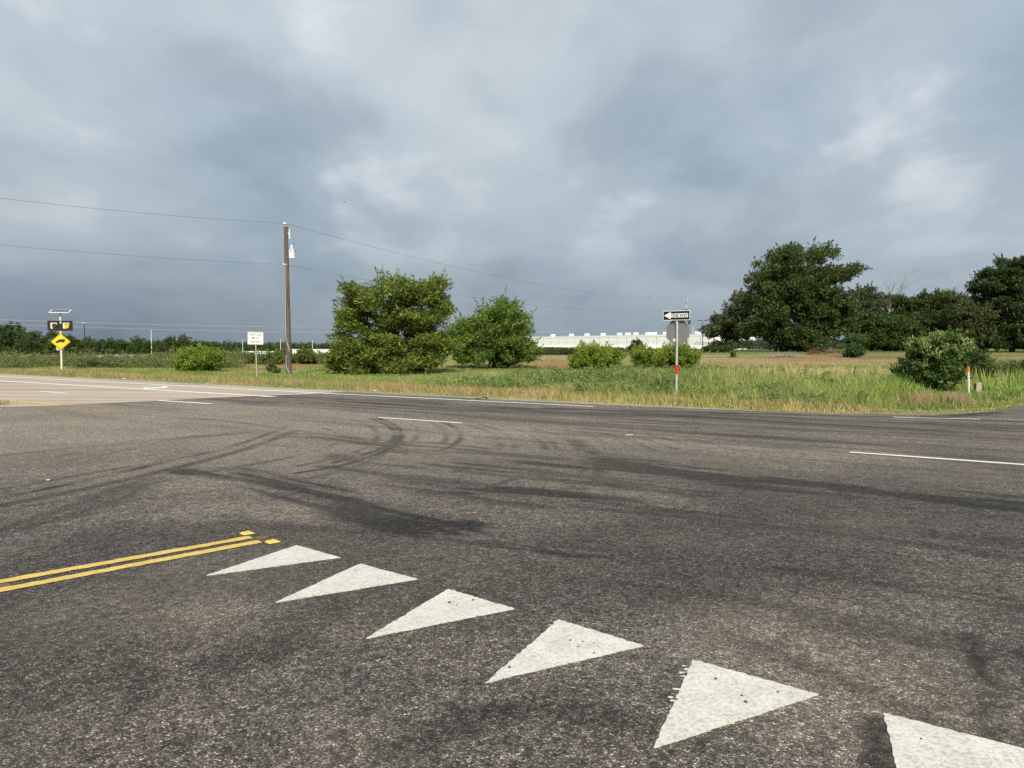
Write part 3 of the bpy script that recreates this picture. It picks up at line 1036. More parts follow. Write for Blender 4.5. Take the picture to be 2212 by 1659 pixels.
# raised reflectors at the end of the centre line
dy = (yb - ya).normalized()
for (px, py, mat, lab) in ((534, 1152.5, 'reflector', 'yellow raised reflector beyond the end of the farther yellow stripe'), (589, 1171, 'reflector', 'yellow raised reflector next to the farthest yield triangle'),
                           (566, 1161.5, 'reflector_old', 'worn brown reflector base between the two yellow reflectors'), (6, 1266.5, 'reflector_old', 'worn brown reflector between the yellow stripes')):
    c = G(px, py)
    mb = MB()
    h = .012 if mat == 'reflector' else .007
    mb.add([(-.05, -.045, 0), (.05, -.045, 0), (.05, .045, 0), (-.05, .045, 0), (-.03, -.036, h), (.03, -.036, h), (.03, .036, h), (-.03, .036, h)],
           [(3, 2, 1, 0), (4, 5, 6, 7), (0, 1, 5, 4), (1, 2, 6, 5), (2, 3, 7, 6), (3, 0, 4, 7)])
    o = mb.build('road_reflector', MAT[mat], None, (c.x, c.y, .002))
    o.rotation_euler = (0, 0, math.atan2(dy.y, dy.x))
    tag(o, lab, 'reflector')

# ------------------------------------------------------------------ text helper
def text_mesh(body, height, width, offset=0.0):
    cu = bpy.data.curves.new('lettering', 'FONT')
    cu.body = body
    cu.size = 1.0
    cu.offset = offset
    cu.extrude = 0.0
    cu.resolution_u = 3
    ob = bpy.data.objects.new('lettering', cu)
    COL.objects.link(ob)
    dg = bpy.context.evaluated_depsgraph_get()
    me = bpy.data.meshes.new_from_object(ob.evaluated_get(dg))
    bpy.data.objects.remove(ob)
    co = np.array([v.co for v in me.vertices])
    lo, hi = co.min(0), co.max(0)
    out = np.zeros_like(co)
    out[:, 0] = ((co[:, 0] - lo[0]) / (hi[0] - lo[0]) - .5) * width
    out[:, 2] = ((co[:, 1] - lo[1]) / (hi[1] - lo[1]) - .5) * height
    me.vertices.foreach_set('co', out.astype(np.float32).ravel())
    me.update()
    return me


def rrect(w, h, r=0.03, n=4):
    pts = []
    for cx, cz, a0 in ((w / 2 - r, h / 2 - r, 0), (-w / 2 + r, h / 2 - r, 90), (-w / 2 + r, -h / 2 + r, 180), (w / 2 - r, -h / 2 + r, 270)):
        for k in range(n + 1):
            a = math.radians(a0 + 90 * k / n)
            pts.append((cx + r * math.cos(a), cz + r * math.sin(a)))
    return pts


def plate(parent, name, pts, mat, y, th, loc, label=None):
    o = MB().prism(pts, y - th, y).build(name, mat, parent, loc)
    return tag(o, label)


# ------------------------------------------------------------------ one way / stop sign assembly
def one_way_sign():
    Y = 23.6
    b = P(1461, 865, Y)
    base = Vector((b.x, Y, float(tz(b.x, Y))))
    r_ = empty('one_way_sign', base)
    tag(r_, 'galvanised sign post with ONE WAY arrow, red band and back of stop sign', 'sign')
    top = P(1460, 672, Y).z - base.z
    mb = MB()
    mb.tube([(0, 0, -.3), (0, 0, top - .02)], .036, 14)
    mb.build('post', MAT['galv'], r_, smooth=False)
    zb0 = P(1460, 808, Y).z - base.z; zb1 = P(1460, 788, Y).z - base.z
    MB().tube([(0, 0, zb0), (0, 0, zb1)], .047, 14).build('red_band', MAT['red_band'], r_)
    MB().tube([(0, 0, 0), (0, 0, .3)], .046, 12).build('base_sleeve', MAT['galv'], r_)
    # ONE WAY panel, turned so that its right end is nearer
    w, h = .90, .295
    zc = P(1460, 681.5, Y).z - base.z
    ang = math.radians(-38)

    def sub(name, pts, mat, y0, y1, z, parent, rz=ang, label=None):
        o = MB().prism(pts, y0, y1).build(name, mat, parent)
        if parent is r_:
            o.location = (0, 0, z); o.rotation_euler = (0, 0, rz)
        return tag(o, label)
    pn = sub('one_way_panel', rrect(w, h, .035), MAT['sign_white'], -.058, -.054, zc, r_, label='black and white ONE WAY panel with arrow pointing left')
    sub('black_field', rrect(w - .035, h - .035, .025), MAT['sign_black'], -.0605, -.0578, 0, pn)
    arrow = [(-.415, 0), (-.185, .112), (-.185, .062), (.385, .062), (.385, -.062), (-.185, -.062), (-.185, -.112)]
    sub('arrow', arrow, MAT['sign_white'], -.063, -.0602, 0, pn)
    me = text_mesh('ONE WAY', .104, .54, .016)
    link('lettering', me, MAT['sign_black'], pn, (.108, -.0655, 0))
    # the other ONE WAY panel, seen edge-on from behind
    p2 = sub('one_way_panel', rrect(w, h, .035), MAT['alu_back'], -.012, -.008, zc - .005, r_, math.radians(62), 'grey back of a second ONE WAY panel seen nearly edge on')
    p2.location = (.31, .42, zc - .005)
    # stop sign from behind
    zs = P(1460, 717, Y).z - base.z
    R8 = .385 / math.cos(math.pi / 8)
    octo = [(R8 * math.cos(math.pi / 8 + k * math.pi / 4), R8 * math.sin(math.pi / 8 + k * math.pi / 4)) for k in range(8)]
    st = sub('stop_sign_panel', octo, MAT['alu_back'], .045, .049, zs, r_, math.radians(-38), 'grey unpainted back of an octagonal stop sign')
    sub('red_face', [(x * .985, z * .985) for x, z in octo], MAT['red_band'], .0492, .052, 0, st)
    sub('sticker', [(-.14, -.30), (-.07, -.30), (-.07, -.20), (-.14, -.20)], MAT['sign_white'], .0425, .0448, 0, st)
    for z in (zs + .28, zs - .26):
        o = MB().box((0, 0.02, z), (.10, .09, .035)).build('clamp', MAT['galv'], r_)
        o.rotation_euler = (0, 0, ang)
    o = MB().tube([(0, 0, top - .05), (0, 0, zc + .02)], .042, 10).build('bracket', MAT['galv'], r_)


one_way_sign()


# ------------------------------------------------------------------ right lane sign
def lane_sign():
    Y = 40.5
    b = P(555, 818, Y)
    base = Vector((b.x, Y, float(tz(b.x, Y))))
    r_ = empty('lane_sign', base)
    tag(r_, 'white square RIGHT LANE MUST TURN RIGHT sign on a thin steel post', 'sign')
    top = P(552, 717, Y).z - base.z
    bot = P(552, 744.5, Y).z - base.z
    MB().tube([(0, .0, -.3), (-.045, 0, top - .05)], .028, 8).build('post', MAT['galv'], r_)
    w, h = .80, top - bot
    zc = (top + bot) / 2
    pn = MB().prism(rrect(w, h, .05), -.035, -.031).build('sign_panel', MAT['sign_white'], r_, (-.045, 0, zc))
    pn.rotation_euler = (0, math.radians(.8), math.radians(24))
    out = rrect(w - .03, h - .03, .04); inn = rrect(w - .06, h - .06, .032)
    n = len(out)
    mb = MB()
    mb.add([(x, -.0375, z) for x, z in out] + [(x, -.0375, z) for x, z in inn], [(i, (i + 1) % n, n + (i + 1) % n, n + i) for i in range(n)])
    mb.build('border', MAT['sign_black'], pn)
    for body, z, ww in (('RIGHT LANE', .19, .60), ('MUST', 0.01, .36), ('TURN RIGHT', -.18, .60)):
        link('lettering', text_mesh(body, .105, ww, .008), MAT['sign_black'], pn, (0, -.038, z))
    for z in (.25, -.25):
        MB().tube([(0, -.034, z), (0, -.045, z)], .012, 8).build('bolt', MAT['galv'], pn)


lane_sign()


# ------------------------------------------------------------------ truck warning sign with beacons and solar panel
def truck_sign():
    Y = 53.0
    b = P(133.5, 800, Y)
    base = Vector((b.x, Y, float(tz(b.x, Y))))
    r_ = empty('truck_warning_sign', base, math.radians(14))
    tag(r_, 'yellow diamond truck warning sign with twin beacons and solar panel on top', 'sign')
    Z = lambda py: P(132, py, Y).z - base.z
    MB().tube([(0, 0, -.3), (0, 0, Z(675))], .062, 12).build('post', MAT['cream_post'], r_)
    MB().tube([(0, 0, Z(681)), (0, 0, Z(675.5))], .075, 10).build('post_cap', MAT['galv'], r_)
    # solar panel
    sp = MB().box((0, 0, 0), (1.22, .72, .05)).build('solar_panel', MAT['white_paint'], r_, (0.02, -.05, Z(672.5)))
    sp.rotation_euler = (math.radians(17), 0, 0)
    for i in range(4):
        for j in range(2):
            MB().box((-.42 + .28 * i, -.155 + .31 * j, .027), (.265, .295, .006)).build('cell', MAT['solar'], sp)
    # beacons
    for k, (px, lit) in enumerate(((119.5, False), (143.5, True))):
        cx = M(px - 131.5, Y)
        w, h = M(25.5, Y) * .98, M(21.5, Y)
        zc = Z(703.7)
        be = MB().prism(rrect(w, h, .05), -.07, -.05).build('beacon', MAT['black_metal'], r_, (cx, -.03, zc))
        tag(be, 'beacon with its amber lamp lit' if lit else 'beacon with its lamp dark')
        MB().prism([(-.20, -.19), (.19, -.19), (.19, .20), (-.20, .20)], -.085, -.0715).build('sunlit_plate', MAT['beacon_sunlit'], be)  # pale plate carries the sunlit look of the visor's inside
        o = MB()
        n = 20
        vs = [(.045, -.16, -.035)] 
        ring = []
        for q, (rr, yy) in enumerate(((.16, -.088), (.15, -.12), (.10, -.15))):
            for i in range(n):
                a = 2 * math.pi * i / n
                ring.append((.04 + rr * math.cos(a), yy, -.03 + rr * math.sin(a)))
        fs = [(q * n + i, q * n + (i + 1) % n, (q + 1) * n + (i + 1) % n, (q + 1) * n + i) for q in range(2) for i in range(n)]
        fs.append(tuple(2 * n + i for i in range(n)))
        MB().add(ring, fs).build('lens', MAT['lit_lens'] if lit else MAT['dark_lens'], be)
        # visor hood over the lens
        mb = MB()
        n = 14
        vs = []
        for yy, ext_ in ((-.088, 0), (-.20, 0)):
            for rr in (.165, .178):
                for i in range(n + 1):
                    a = math.radians(-60 + 200 * i / n)
                    vs.append((.04 + rr * math.cos(a), yy, -.03 + rr * math.sin(a)))
        s = n + 1
        for i in range(n):
            for (p0, p1) in ((0, 2), (1, 3), (0, 1), (2, 3)):
                mb_f = (p0 * s + i, p0 * s + i + 1, p1 * s + i + 1, p1 * s + i)
                mb.f.append(mb_f)
        mb.v = vs
        mb.build('visor', MAT['black_metal'], be)
    MB().box((0, -.02, Z(703.7)), (.5, .07, .08)).build('beacon_arm', MAT['black_metal'], r_)
    MB().box((.04, -.08, Z(697)), (.08, .09, .12)).build('clamp', MAT['white_paint'], r_)
    # diamond
    zc = Z(738)
    hh = M(18.0, Y); hw = hh * 1.09
    dm = MB().prism([(hw, 0), (0, hh), (-hw, 0), (0, -hh)], -.085, -.08).build('diamond_panel', MAT['yellow_sign'], r_, (0, 0, zc))
    for s0, s1 in ((.955, .90),):
        o_ = [(hw * s0, 0), (0, hh * s0), (-hw * s0, 0), (0, -hh * s0)]
        i_ = [(hw * s1, 0), (0, hh * s1), (-hw * s1, 0), (0, -hh * s1)]
        mb = MB()
        mb.add([(x, -.0875, z) for x, z in o_] + [(x, -.0875, z) for x, z in i_], [(i, (i + 1) % 4, 4 + (i + 1) % 4, 4 + i) for i in range(4)])
        mb.build('border', MAT['sign_black'], dm)
    k = .60
    tr = [(-.52, -.09), (-.50, .02), (-.36, .05), (-.27, .16), (-.20, .17), (-.20, .24), (.46, .30), (.48, -.02), (.36, -.03), (.34, -.13), (.24, -.13), (.21, -.05), (-.26, -.10), (-.30, -.19), (-.42, -.20), (-.46, -.11)]
    MB().prism([(x * k - .01, z * k) for x, z in tr], -.089, -.0865).build('truck_symbol', MAT['sign_black'], dm)
    MB().box((-.10, .10, Z(751.5)), (.42, .18, .32)).build('control_box', MAT['galv'], r_)


truck_sign()


# ------------------------------------------------------------------ utility pole, wires
def utility_pole():
    Y = 43.0
    b = P(624.5, 812, Y)
    base = Vector((b.x, Y, float(tz(b.x, Y))))
    r_ = empty('utility_pole', base)
    tag(r_, 'tall brown wooden utility pole with white transformer near its top', 'utility pole')
    tp = P(617.5, 490, Y) - base
    L_ = tp.z
    lean = tp.x
    mb = MB()
    mb.tube([(lean * t, 0, -.4 + (L_ + .4) * t) for t in np.linspace(0, 1, 9)], [.165 - .055 * t for t in np.linspace(0, 1, 9)], 16)
    mb.build('pole', MAT['pole_wood'], r_)
    at = lambda py, dx=0, y=0: Vector((lean * ((P(620, py, Y).z - base.z) / L_) + dx, y, P(620, py, Y).z - base.z))
    # top pin insulator
    a = at(489); c = at(484)
    MB().tube([a + Vector((-.06, 0, -.3)), a + Vector((-.06, 0, 0)), c + Vector((-.06, 0, -.02))], .014, 6).build('pin', MAT['galv'], r_)
    q = c + Vector((-.06, 0, 0))
    MB().tube([q + Vector((0, 0, -.04)), q, q + Vector((0, 0, .03)), q + Vector((0, 0, .05)), q + Vector((0, 0, .10))], [.05, .13, .12, .06, .05], 12).build('insulator', MAT['porcelain'], r_)
    # cutout fuse
    for py, h, rr in ((500, .13, .035), (508.5, .19, .05)):
        e = at(py, .20, -.02)
        MB().tube([e + Vector((0, 0, h)), e + Vector((.0, 0, .05)), e + Vector((.01, 0, -h))], [rr * .6, rr, rr * .8], 8).build('fuse_cutout', MAT['porcelain'], r_)
    e = at(504, .1, -.02)
    MB().box(e, (.22, .04, .05)).build('cutout_bracket', MAT['galv'], r_)
    # lead wire
    w = [at(487, .02), at(495, .17, -.03), at(506, .25, -.04), at(514, .36, -.04), at(522, .44, -.02), at(529, .42, 0), at(532, .36, 0)]
    MB().tube(smooth_line(w, 4), .011, 5).build('lead_wire', MAT['wire'], r_)
    # transformer can
    c0, c1 = at(559, .31, -.03), at(541, .31, -.03)
    tr = MB().tube([c0, c0 + Vector((0, 0, .02)), c1, c1 + Vector((0, 0, .035)), c1 + Vector((0, 0, .06))], [.16, .17, .17, .18, .10], 20).build('transformer', MAT['transformer'], r_)
    MB().tube([c1 + Vector((-.02, 0, .06)), c1 + Vector((-.02, 0, .12)), c1 + Vector((-.01, 0, .16)), c1 + Vector((0, 0, .24)), c1 + Vector((0.02, 0, .30))], [.06, .10, .06, .09, .03], 10).build('bushing', MAT['porcelain'], tr)
    MB().box(c1 + Vector((.19, -.02, -.05)), (.05, .06, .05)).build('terminal', MAT['dark_steel'], tr)
    MB().box(c1 + Vector((0, -.173, -.06)), (.03, .012, .18)).build('lid_clamp', MAT['dark_steel'], tr)
    for zz in (-.06, -.34):
        MB().box(c1 + Vector((-.20, .02, zz)), (.12, .08, .07)).build('mounting_lug', MAT['dark_steel'], tr)
    # neutral spool
    s = at(571.5, -.16, -.05)
    MB().tube([s + Vector((0, 0, -.06)), s, s + Vector((0, 0, .06))], [.05, .035, .05], 10).build('spool', MAT['porcelain'], r_)
    MB().box(at(571.5, -.07, -.10), (.22, .05, .05)).build('spool_bracket', MAT['galv'], r_)
    # ground wire looping down the pole
    gw = [at(y_, dx, dy_) for (y_, dx, dy_) in ((575, -.06, -.115), (640, -.08, -.115), (715, -.10, -.11), (735, -.06, -.135), (748, .03, -.15), (758, .08, -.13), (772, -.10, -.14), (788, -.11, -.13), (797, -.05, -.165), (806, .08, -.15))]
    MB().tube(smooth_line(gw, 4), .012, 5).build('ground_wire', MAT['wire_pale'], r_)
    bz = at(807)
    MB().tube([bz + Vector((0, 0, -.02)), bz + Vector((0, 0, .02))], .170, 16).build('pole_band', MAT['dark_steel'], r_)
    return base, at


PB, PAT = utility_pole()


def far_utility_pole():
    Y = 110.0
    tp = P(1483, 645, Y)
    base = Vector((P(1484, 750, Y).x, Y, float(tz(tp.x, Y))))
    r_ = empty('utility_pole', base)
    tag(r_, 'distant wooden utility pole rising behind the ONE WAY sign', 'utility pole')
    L_ = tp.z - base.z
    MB().tube([(0, 0, -.3), (tp.x - base.x, 0, L_ - .5)], [.16, .12], 10).build('pole', MAT['dead_wood'], r_)
    MB().tube([(0, 0, L_ - .5), (0, 0, L_)], .03, 6).build('pin', MAT['galv'], r_)
    MB().tube([(0, 0, L_ - .05), (0, 0, L_), (0, 0, L_ + .12)], [.06, .12, .05], 8).build('insulator', MAT['porcelain'], r_)
    MB().box((-.15, -.1, L_ - 1.5), (.5, .06, .08)).build('bracket', MAT['dark_steel'], r_)
    MB().tube([(-.2, -.12, L_ - 1.4), (-.2, -.12, L_ - .9)], .06, 8).build('fuse_cutout', MAT['porcelain'], r_)
    MB().box((.25, -.1, L_ - 3.2), (.32, .3, .9)).build('equipment_box', MAT['dark_steel'], r_)
    return base, L_


FB, FL = far_utility_pole()


def wire(name, segs, r_, mat, label, cat='power line'):
    pts = []
    for a, c, sag in segs:
        n = 24
        for i in range(n):
            t = i / n
            p = Vector(a).lerp(Vector(c), t)
            p.z -= 4 * sag * t * (1 - t)
            pts.append(p)
    pts.append(Vector(segs[-1][1]))
    base = pts[0].copy()
    o = MB().tube([p - base for p in pts], r_, 5).build(name, mat, None, base)
    return tag(o, label, cat)


tp = PB + PAT(483) + Vector((-.06, 0, .02))
lf = P(0, 428, 35.0); lf.z += .918 * .9
lf_end = tp + (lf - tp) * 2.8
wire('power_line', [(lf_end, tp, .9), (tp, FB + Vector((0, 0, FL + .1)), 1.3)], .008, MAT['wire'], 'upper power line carried by the top insulator of the wooden utility pole')
np_ = PB + PAT(571.5) + Vector((-.16, -.05, 0))
lf2 = P(0, 529, 35.0); lf2.z += .918 * .7
e2 = np_ + (lf2 - np_) * 2.8
wire('power_line', [(e2, np_, .7), (np_, P(1484, 668, 110.0), 1.2)], .0075, MAT['wire'], 'lower power line fixed halfway up the wooden utility pole')
for (y0, y1, lab) in ((686, 707, 'upper'), (695, 718.5, 'lower')):
    a, c = P(-300, y0 - 8, 210.0), P(760, y1, 330.0)
    e = P(1250, y1 + 9, 380.0)
    wire('transmission_line', [(a, c, .9), (c, e, .8)], .03, MAT['wire_pale'], '%s of two faint pale transmission lines low in the dark sky' % lab)


# ------------------------------------------------------------------ distant lamp posts and pale poles
def lamp_post(px, ytop, Y, double, label):
    t = P(px, ytop, Y)
    base = Vector((t.x, Y, float(tz(t.x, Y))))
    r_ = empty('lamp_post', base)
    tag(r_, label, 'lamp post')
    L_ = t.z - base.z
    MB().tube([(0, 0, -.3), (0, 0, L_)], [.13, .085], 8).build('pole', MAT['dark_steel'], r_)
    if double:
        MB().box((0, 0, L_ + .03), (2.4, .10, .10)).build('cross_arm', MAT['dark_steel'], r_)
        for s in (-1, 1):
            MB().prism([(-.5, 0), (.5, 0), (.42, .22), (-.42, .22)], -.22, .22).build('lamp_head', MAT['dark_steel'], r_, (s * 1.05, 0, L_ + .07))
    else:
        MB().tube([(0, 0, L_), (-.12, 0, L_ + .25), (-.38, 0, L_ + .36)], .07, 6).build('arm', MAT['dark_steel'], r_)
        MB().prism([(-.45, 0), (.35, 0), (.25, .2), (-.3, .2)], -.2, .2).build('lamp_head', MAT['galv'], r_, (-.1, 0, L_ + .45))


lamp_post(182, 703, 165.0, False, 'slim dark lamp post in front of the left treeline')
lamp_post(1518, 693, 230.0, True, 'dark double-headed lamp post at the corner of the white warehouse')


def pale_pole(px, ytop, Y, label, arm=False, r0=.17):
    t = P(px, ytop, Y)
    base = Vector((t.x, Y, float(tz(t.x, Y))))
    r_ = empty('pale_utility_pole', base)
    tag(r_, label, 'utility pole', 'pale poles along the distant line')
    L_ = t.z - base.z
    MB().tube([(0, 0, -.3), (0, 0, L_)], [r0, r0 * .65], 7).build('pole', MAT['pale_pole'], r_)
    MB().tube([(0, 0, L_), (0, 0, L_ + .35)], .07, 6).build('insulator', MAT['porcelain'], r_)
    if arm:
        MB().box((0, 0, L_ * .82), (2.2, .14, .16)).build('cross_arm', MAT['pale_pole'], r_)


pale_pole(326.5, 714, 260, 'tall pale pole left of the round bush, before the treeline')
pale_pole(417, 735, 430, 'pale pole with a crossarm just above the round bush', True, .22)
pale_pole(524, 733, 430, 'pale pole just left of the RIGHT LANE sign', r0=.22)
pale_pole(606, 733, 430, 'pale pole just left of the wooden utility pole', r0=.22)
pale_pole(675, 735, 430, 'pale pole between wooden utility pole and big willow', r0=.22)
pale_pole(1497, 706, 260, 'pale pole between ONE WAY sign and double-headed lamp post')

# ------------------------------------------------------------------ warehouse
def warehouse():
    A = np.array((174.0, 670.0)); D = np.array((-140.0, 190.0))
    tlen = 2.32
    B = A + D * tlen
    Ln = float(np.linalg.norm(B - A))
    rz = math.atan2((A - B)[1], (A - B)[0])
    base = Vector((B[0], B[1], -1.0))
    r_ = empty('warehouse', base, rz)
    tag(r_, 'long white warehouse with rooftop units behind the bushes', 'warehouse')
    H = 14.6
    npan = 42
    pw = Ln / npan
    depth = 60
    MB().box((Ln / 2, depth / 2 + .3, H / 2 - .5), (Ln - .4, depth, H - 1.2)).build('wall', MAT['shade_grey'], r_)
    me0 = MB().box((0, 0, 0), (pw - .7, .3, 8.0)).build('panel', MAT['wall_white'], r_).data
    bpy.data.objects.remove([o for o in r_.children if o.name.startswith('panel')][0])
    vent_me = MB().box((0, 0, 0), (1.3, .12, 1.1)).build('vent', MAT['pale_pole'], r_).data
    bpy.data.objects.remove([o for o in r_.children if o.name.startswith('vent')][0])
    dock_me = MB().box((0, 0, 0), (pw - .7, .3, 2.9)).build('panel', MAT['wall_white'], r_).data
    bpy.data.objects.remove([o for o in r_.children if o.name.startswith('panel')][0])
    for i in range(npan):
        x = (i + .5) * pw
        p = link('panel', me0, None, r_, (x, 0, 8.35))
        for s in (-.25, .25):
            link('vent', vent_me, None, p, (s * pw, -.2, -.4))
        link('panel', dock_me, None, r_, (x, 0, 2.3))
    MB().box((Ln / 2, -.12, 4.05), (Ln, .5, .5)).build('dock_shadow_strip', MAT['shade_grey'], r_)  # dark strip put in for the shadow line along the docks
    MB().box((Ln / 2, .05, 13.3), (Ln + .6, .7, 1.5)).build('parapet', MAT['roof_white'], r_)
    MB().box((Ln / 2, depth / 2, H - .2), (Ln + .4, depth + .4, .3)).build('roof', MAT['roof_white'], r_)
    MB().box((Ln + .1, depth / 2, H / 2 - .4), (.3, depth, H - 1.2)).build('end_wall', MAT['wall_white'], r_)
    # rooftop units found from their place in the picture
    for (rx, wpx) in ((243, 24), (447, 24), (618, 26), (797, 26), (977, 26), (1069, 34), (1157, 26), (1293, 34), (1358, 34), (1489, 38), (1545, 26), (1840, 30)):
        px = (1580 + rx * .2712) * .72
        k = (px - W0 / 2) / F0
        # intersect with the wall line set 8 m back
        t = (A[0] - k * A[1]) / (k * D[1] - D[0])
        q = A + D * t
        s = Ln * (1 - t / tlen)
        wm = wpx * .2712 * .72 / F0 * q[1] * 1.25
        un = MB().box((s, 6, H + .75), (wm * .85, 4.5, 2.5)).build('rooftop_unit', MAT['roof_white'], r_)
        MB().box((s, 6, H + 2.15), (wm * .95, 4.8, .3)).build('unit_cap', MAT['wall_white'], un)


warehouse()


def trailer(px, Y, rz, label, ln=11.0, first=[None]):
    x = (px - W0 / 2) / F0 * Y
    base = Vector((x, Y, float(tz(x, Y))))
    if first[0] is None:
        r_ = empty('semi_trailer', base, rz)
        MB().box((0, 0, 2.45), (ln, 2.6, 2.75)).build('cargo_box', MAT['wall_white'], r_)
        MB().box((0, 0, 1.0), (ln - .5, 1.0, .14)).build('chassis', MAT['dark_steel'], r_)
        for sx in (-4.4, -3.2):
            for sy in (-1, 1):
                MB().tube([(sx, sy * 1.05 - .15, .52), (sx, sy * 1.05 + .15, .52)], .52, 14).build('wheel', MAT['rubber'], r_)
        for sy in (-1, 1):
            MB().box((3.4, sy * .8, .55), (.16, .16, .9)).build('landing_leg', MAT['dark_steel'], r_)
        MB().box((-ln / 2 - .03, 0, 2.45), (.05, 2.3, 2.5)).build('rear_door', MAT['transformer'], r_)
        first[0] = r_
    else:
        r_ = copy_tree(first[0])
        r_.location = base
        r_.rotation_euler = (0, 0, rz)
    tag(r_, label, 'trailer', 'trailers parked at the warehouse')
    return r_


WZ = math.atan2(-190, 140)
tl = [(1180, 'just right of the smaller willow'), (1205, 'second from the smaller willow'), (1226, 'left of the middle shrub, third from the willow'), (1248, 'above the left shoulder of the middle shrub'),
      (1275, 'behind the top of the middle shrub'), (1310, 'behind the right side of the middle shrub'), (1338, 'left of the small dark tree before the warehouse'), (1360, 'behind the small dark tree before the warehouse'),
      (1392, 'right of the small dark tree before the warehouse'), (1422, 'left of the stop sign back'), (1448, 'under the stop sign back'), (1505, 'beside the double-headed lamp post'), (1535, 'at the right end of the warehouse')]
for i, (px, w) in enumerate(tl):
    trailer(px, 560 + 7 * (i % 3), (WZ + math.pi / 2 if i % 3 == 1 else WZ * .35) + .1 * (i % 4), 'white semi trailer %s' % w)


def low_shed(px0, px1, ytop, Y, label):
    a, c = P(px0, ytop, Y), P(px1, ytop, Y)
    z0 = float(tz((a.x + c.x) / 2, Y))
    w = c.x - a.x
    h = a.z - z0
    r_ = empty('low_white_building', ((a.x + c.x) / 2, Y, z0))
    tag(r_, label, 'building')
    MB().box((0, 5, h / 2 - .3), (w, 10, h + .2)).build('wall', MAT['wall_white'], r_)
    MB().prism([(-w / 2 - .3, h - .2), (w / 2 + .3, h - .2), (w / 2 + .3, h + .05), (-w / 2 - .3, h + .05)], -.4, 10.4).build('roof', MAT['roof_white'], r_)
    n = max(2, int(w / 5))
    for i in range(n):
        MB().box((-w / 2 + (i + .5) * w / n, -.03, h * .45), (1.6, .06, h * .5)).build('door', MAT['pale_pole'], r_)


low_shed(528, 612, 759.5, 330, 'long low white building between lane sign and utility pole')
low_shed(632, 722, 754.5, 345, 'low white building between utility pole and big willow')

# ------------------------------------------------------------------ guardrail, fences, marker post
def guardrail():
    Y0, Y1 = 74.0, 98.0
    a, c = P(-260, 770, Y0), P(575, 764, Y1)
    r_ = empty('guardrail', (a.x, a.y, 0))
    tag(r_, 'long galvanised guardrail behind the weedy bank at the left', 'guardrail')
    n = 40
    line = [a.lerp(c, i / n) for i in range(n + 1)]
    mb = MB()
    prof = [(0, .15), (-.05, .12), (-.05, .05), (0, 0), (-.05, -.05), (-.05, -.12), (0, -.15)]
    vs, fs = [], []
    for p in line:
        for (dy_, dz) in prof:
            vs.append((p.x - a.x, p.y - a.y + dy_, p.z - .15 + dz))
    m_ = len(prof)
    for i in range(n):
        for k in range(m_ - 1):
            fs.append((i * m_ + k, (i + 1) * m_ + k, (i + 1) * m_ + k + 1, i * m_ + k + 1))
    mb.add(vs, fs).build('rail', MAT['galv'], r_)
    for i, p in enumerate(line[::2]):
        z0 = float(tz(p.x, p.y))
        MB().box((0, .1, 0), (.15, .15, p.z - z0 + .3)).build('post', MAT['dead_wood'], r_, (p.x - a.x, p.y - a.y, (p.z + z0) / 2 - .15))


guardrail()


def chain_fence(pts, h, spacing, wires, label, dark=False):
    """pts: list of (x, y) corners"""
    o0 = pts[0]
    r_ = empty('chain_link_fence', (o0[0], o0[1], 0))
    tag(r_, label, 'fence')
    mat = MAT['dark_steel'] if dark else MAT['galv']
    run = []
    for (x0, y0), (x1, y1) in zip(pts[:-1], pts[1:]):
        L_ = math.hypot(x1 - x0, y1 - y0)
        n = max(1, int(L_ / spacing))
        run += [(x0 + (x1 - x0) * i / n, y0 + (y1 - y0) * i / n) for i in range(n)]
    run.append(pts[-1])
    top = []
    pm = None
    for (x, y) in run:
        z = float(tz(x, y))
        top.append(Vector((x - o0[0], y - o0[1], z + h)))
        o = MB().tube([(0, 0, -.2), (0, 0, h + .04)], .035, 6).build('post', mat, r_, (x - o0[0], y - o0[1], z)) if pm is None else link('post', pm, None, r_, (x - o0[0], y - o0[1], z))
        pm = o.data
    MB().tube(top, .024, 5).build('top_rail', mat, r_)
    mb = MB()
    for a, c in zip(top[:-1], top[1:]):
        L_ = (c - a).length
        n = int(L_ / wires)
        k = max(1, int(h / wires))
        for s in (1, -1):
            for i in range(-k, n + 1):
                t0, t1 = i * wires, (i + k) * wires
                z0, z1 = 0.0, h
                if t0 < 0: z0 = -t0 / (k * wires) * h; t0 = 0
                if t1 > L_: z1 = h * (1 - (t1 - L_) / (k * wires)); t1 = L_
                if t1 - t0 < .01: continue
                if s < 0: z0, z1 = h - z0, h - z1
                p0 = a.lerp(c, t0 / L_); p1 = a.lerp(c, t1 / L_)
                p0 = Vector((p0.x, p0.y, p0.z - h + z0)); p1 = Vector((p1.x, p1.y, p1.z - h + z1))
                mb.tube([p0, p1], .0055, 3, False)
    mb.build('wire_mesh', mat, r_)


def at_px(px, Y):
    return ((px - W0 / 2) / F0 * Y, Y)


chain_fence([at_px(1590, 152), at_px(1760, 148), at_px(1900, 142)], 1.75, 5.2, .16, 'grey chain-link fence passing behind the big oak')
chain_fence([at_px(1500, 222), at_px(1720, 200)], 2.1, 3.0, .10, 'dark tall fence left of the big oak, under the smaller trees', True)


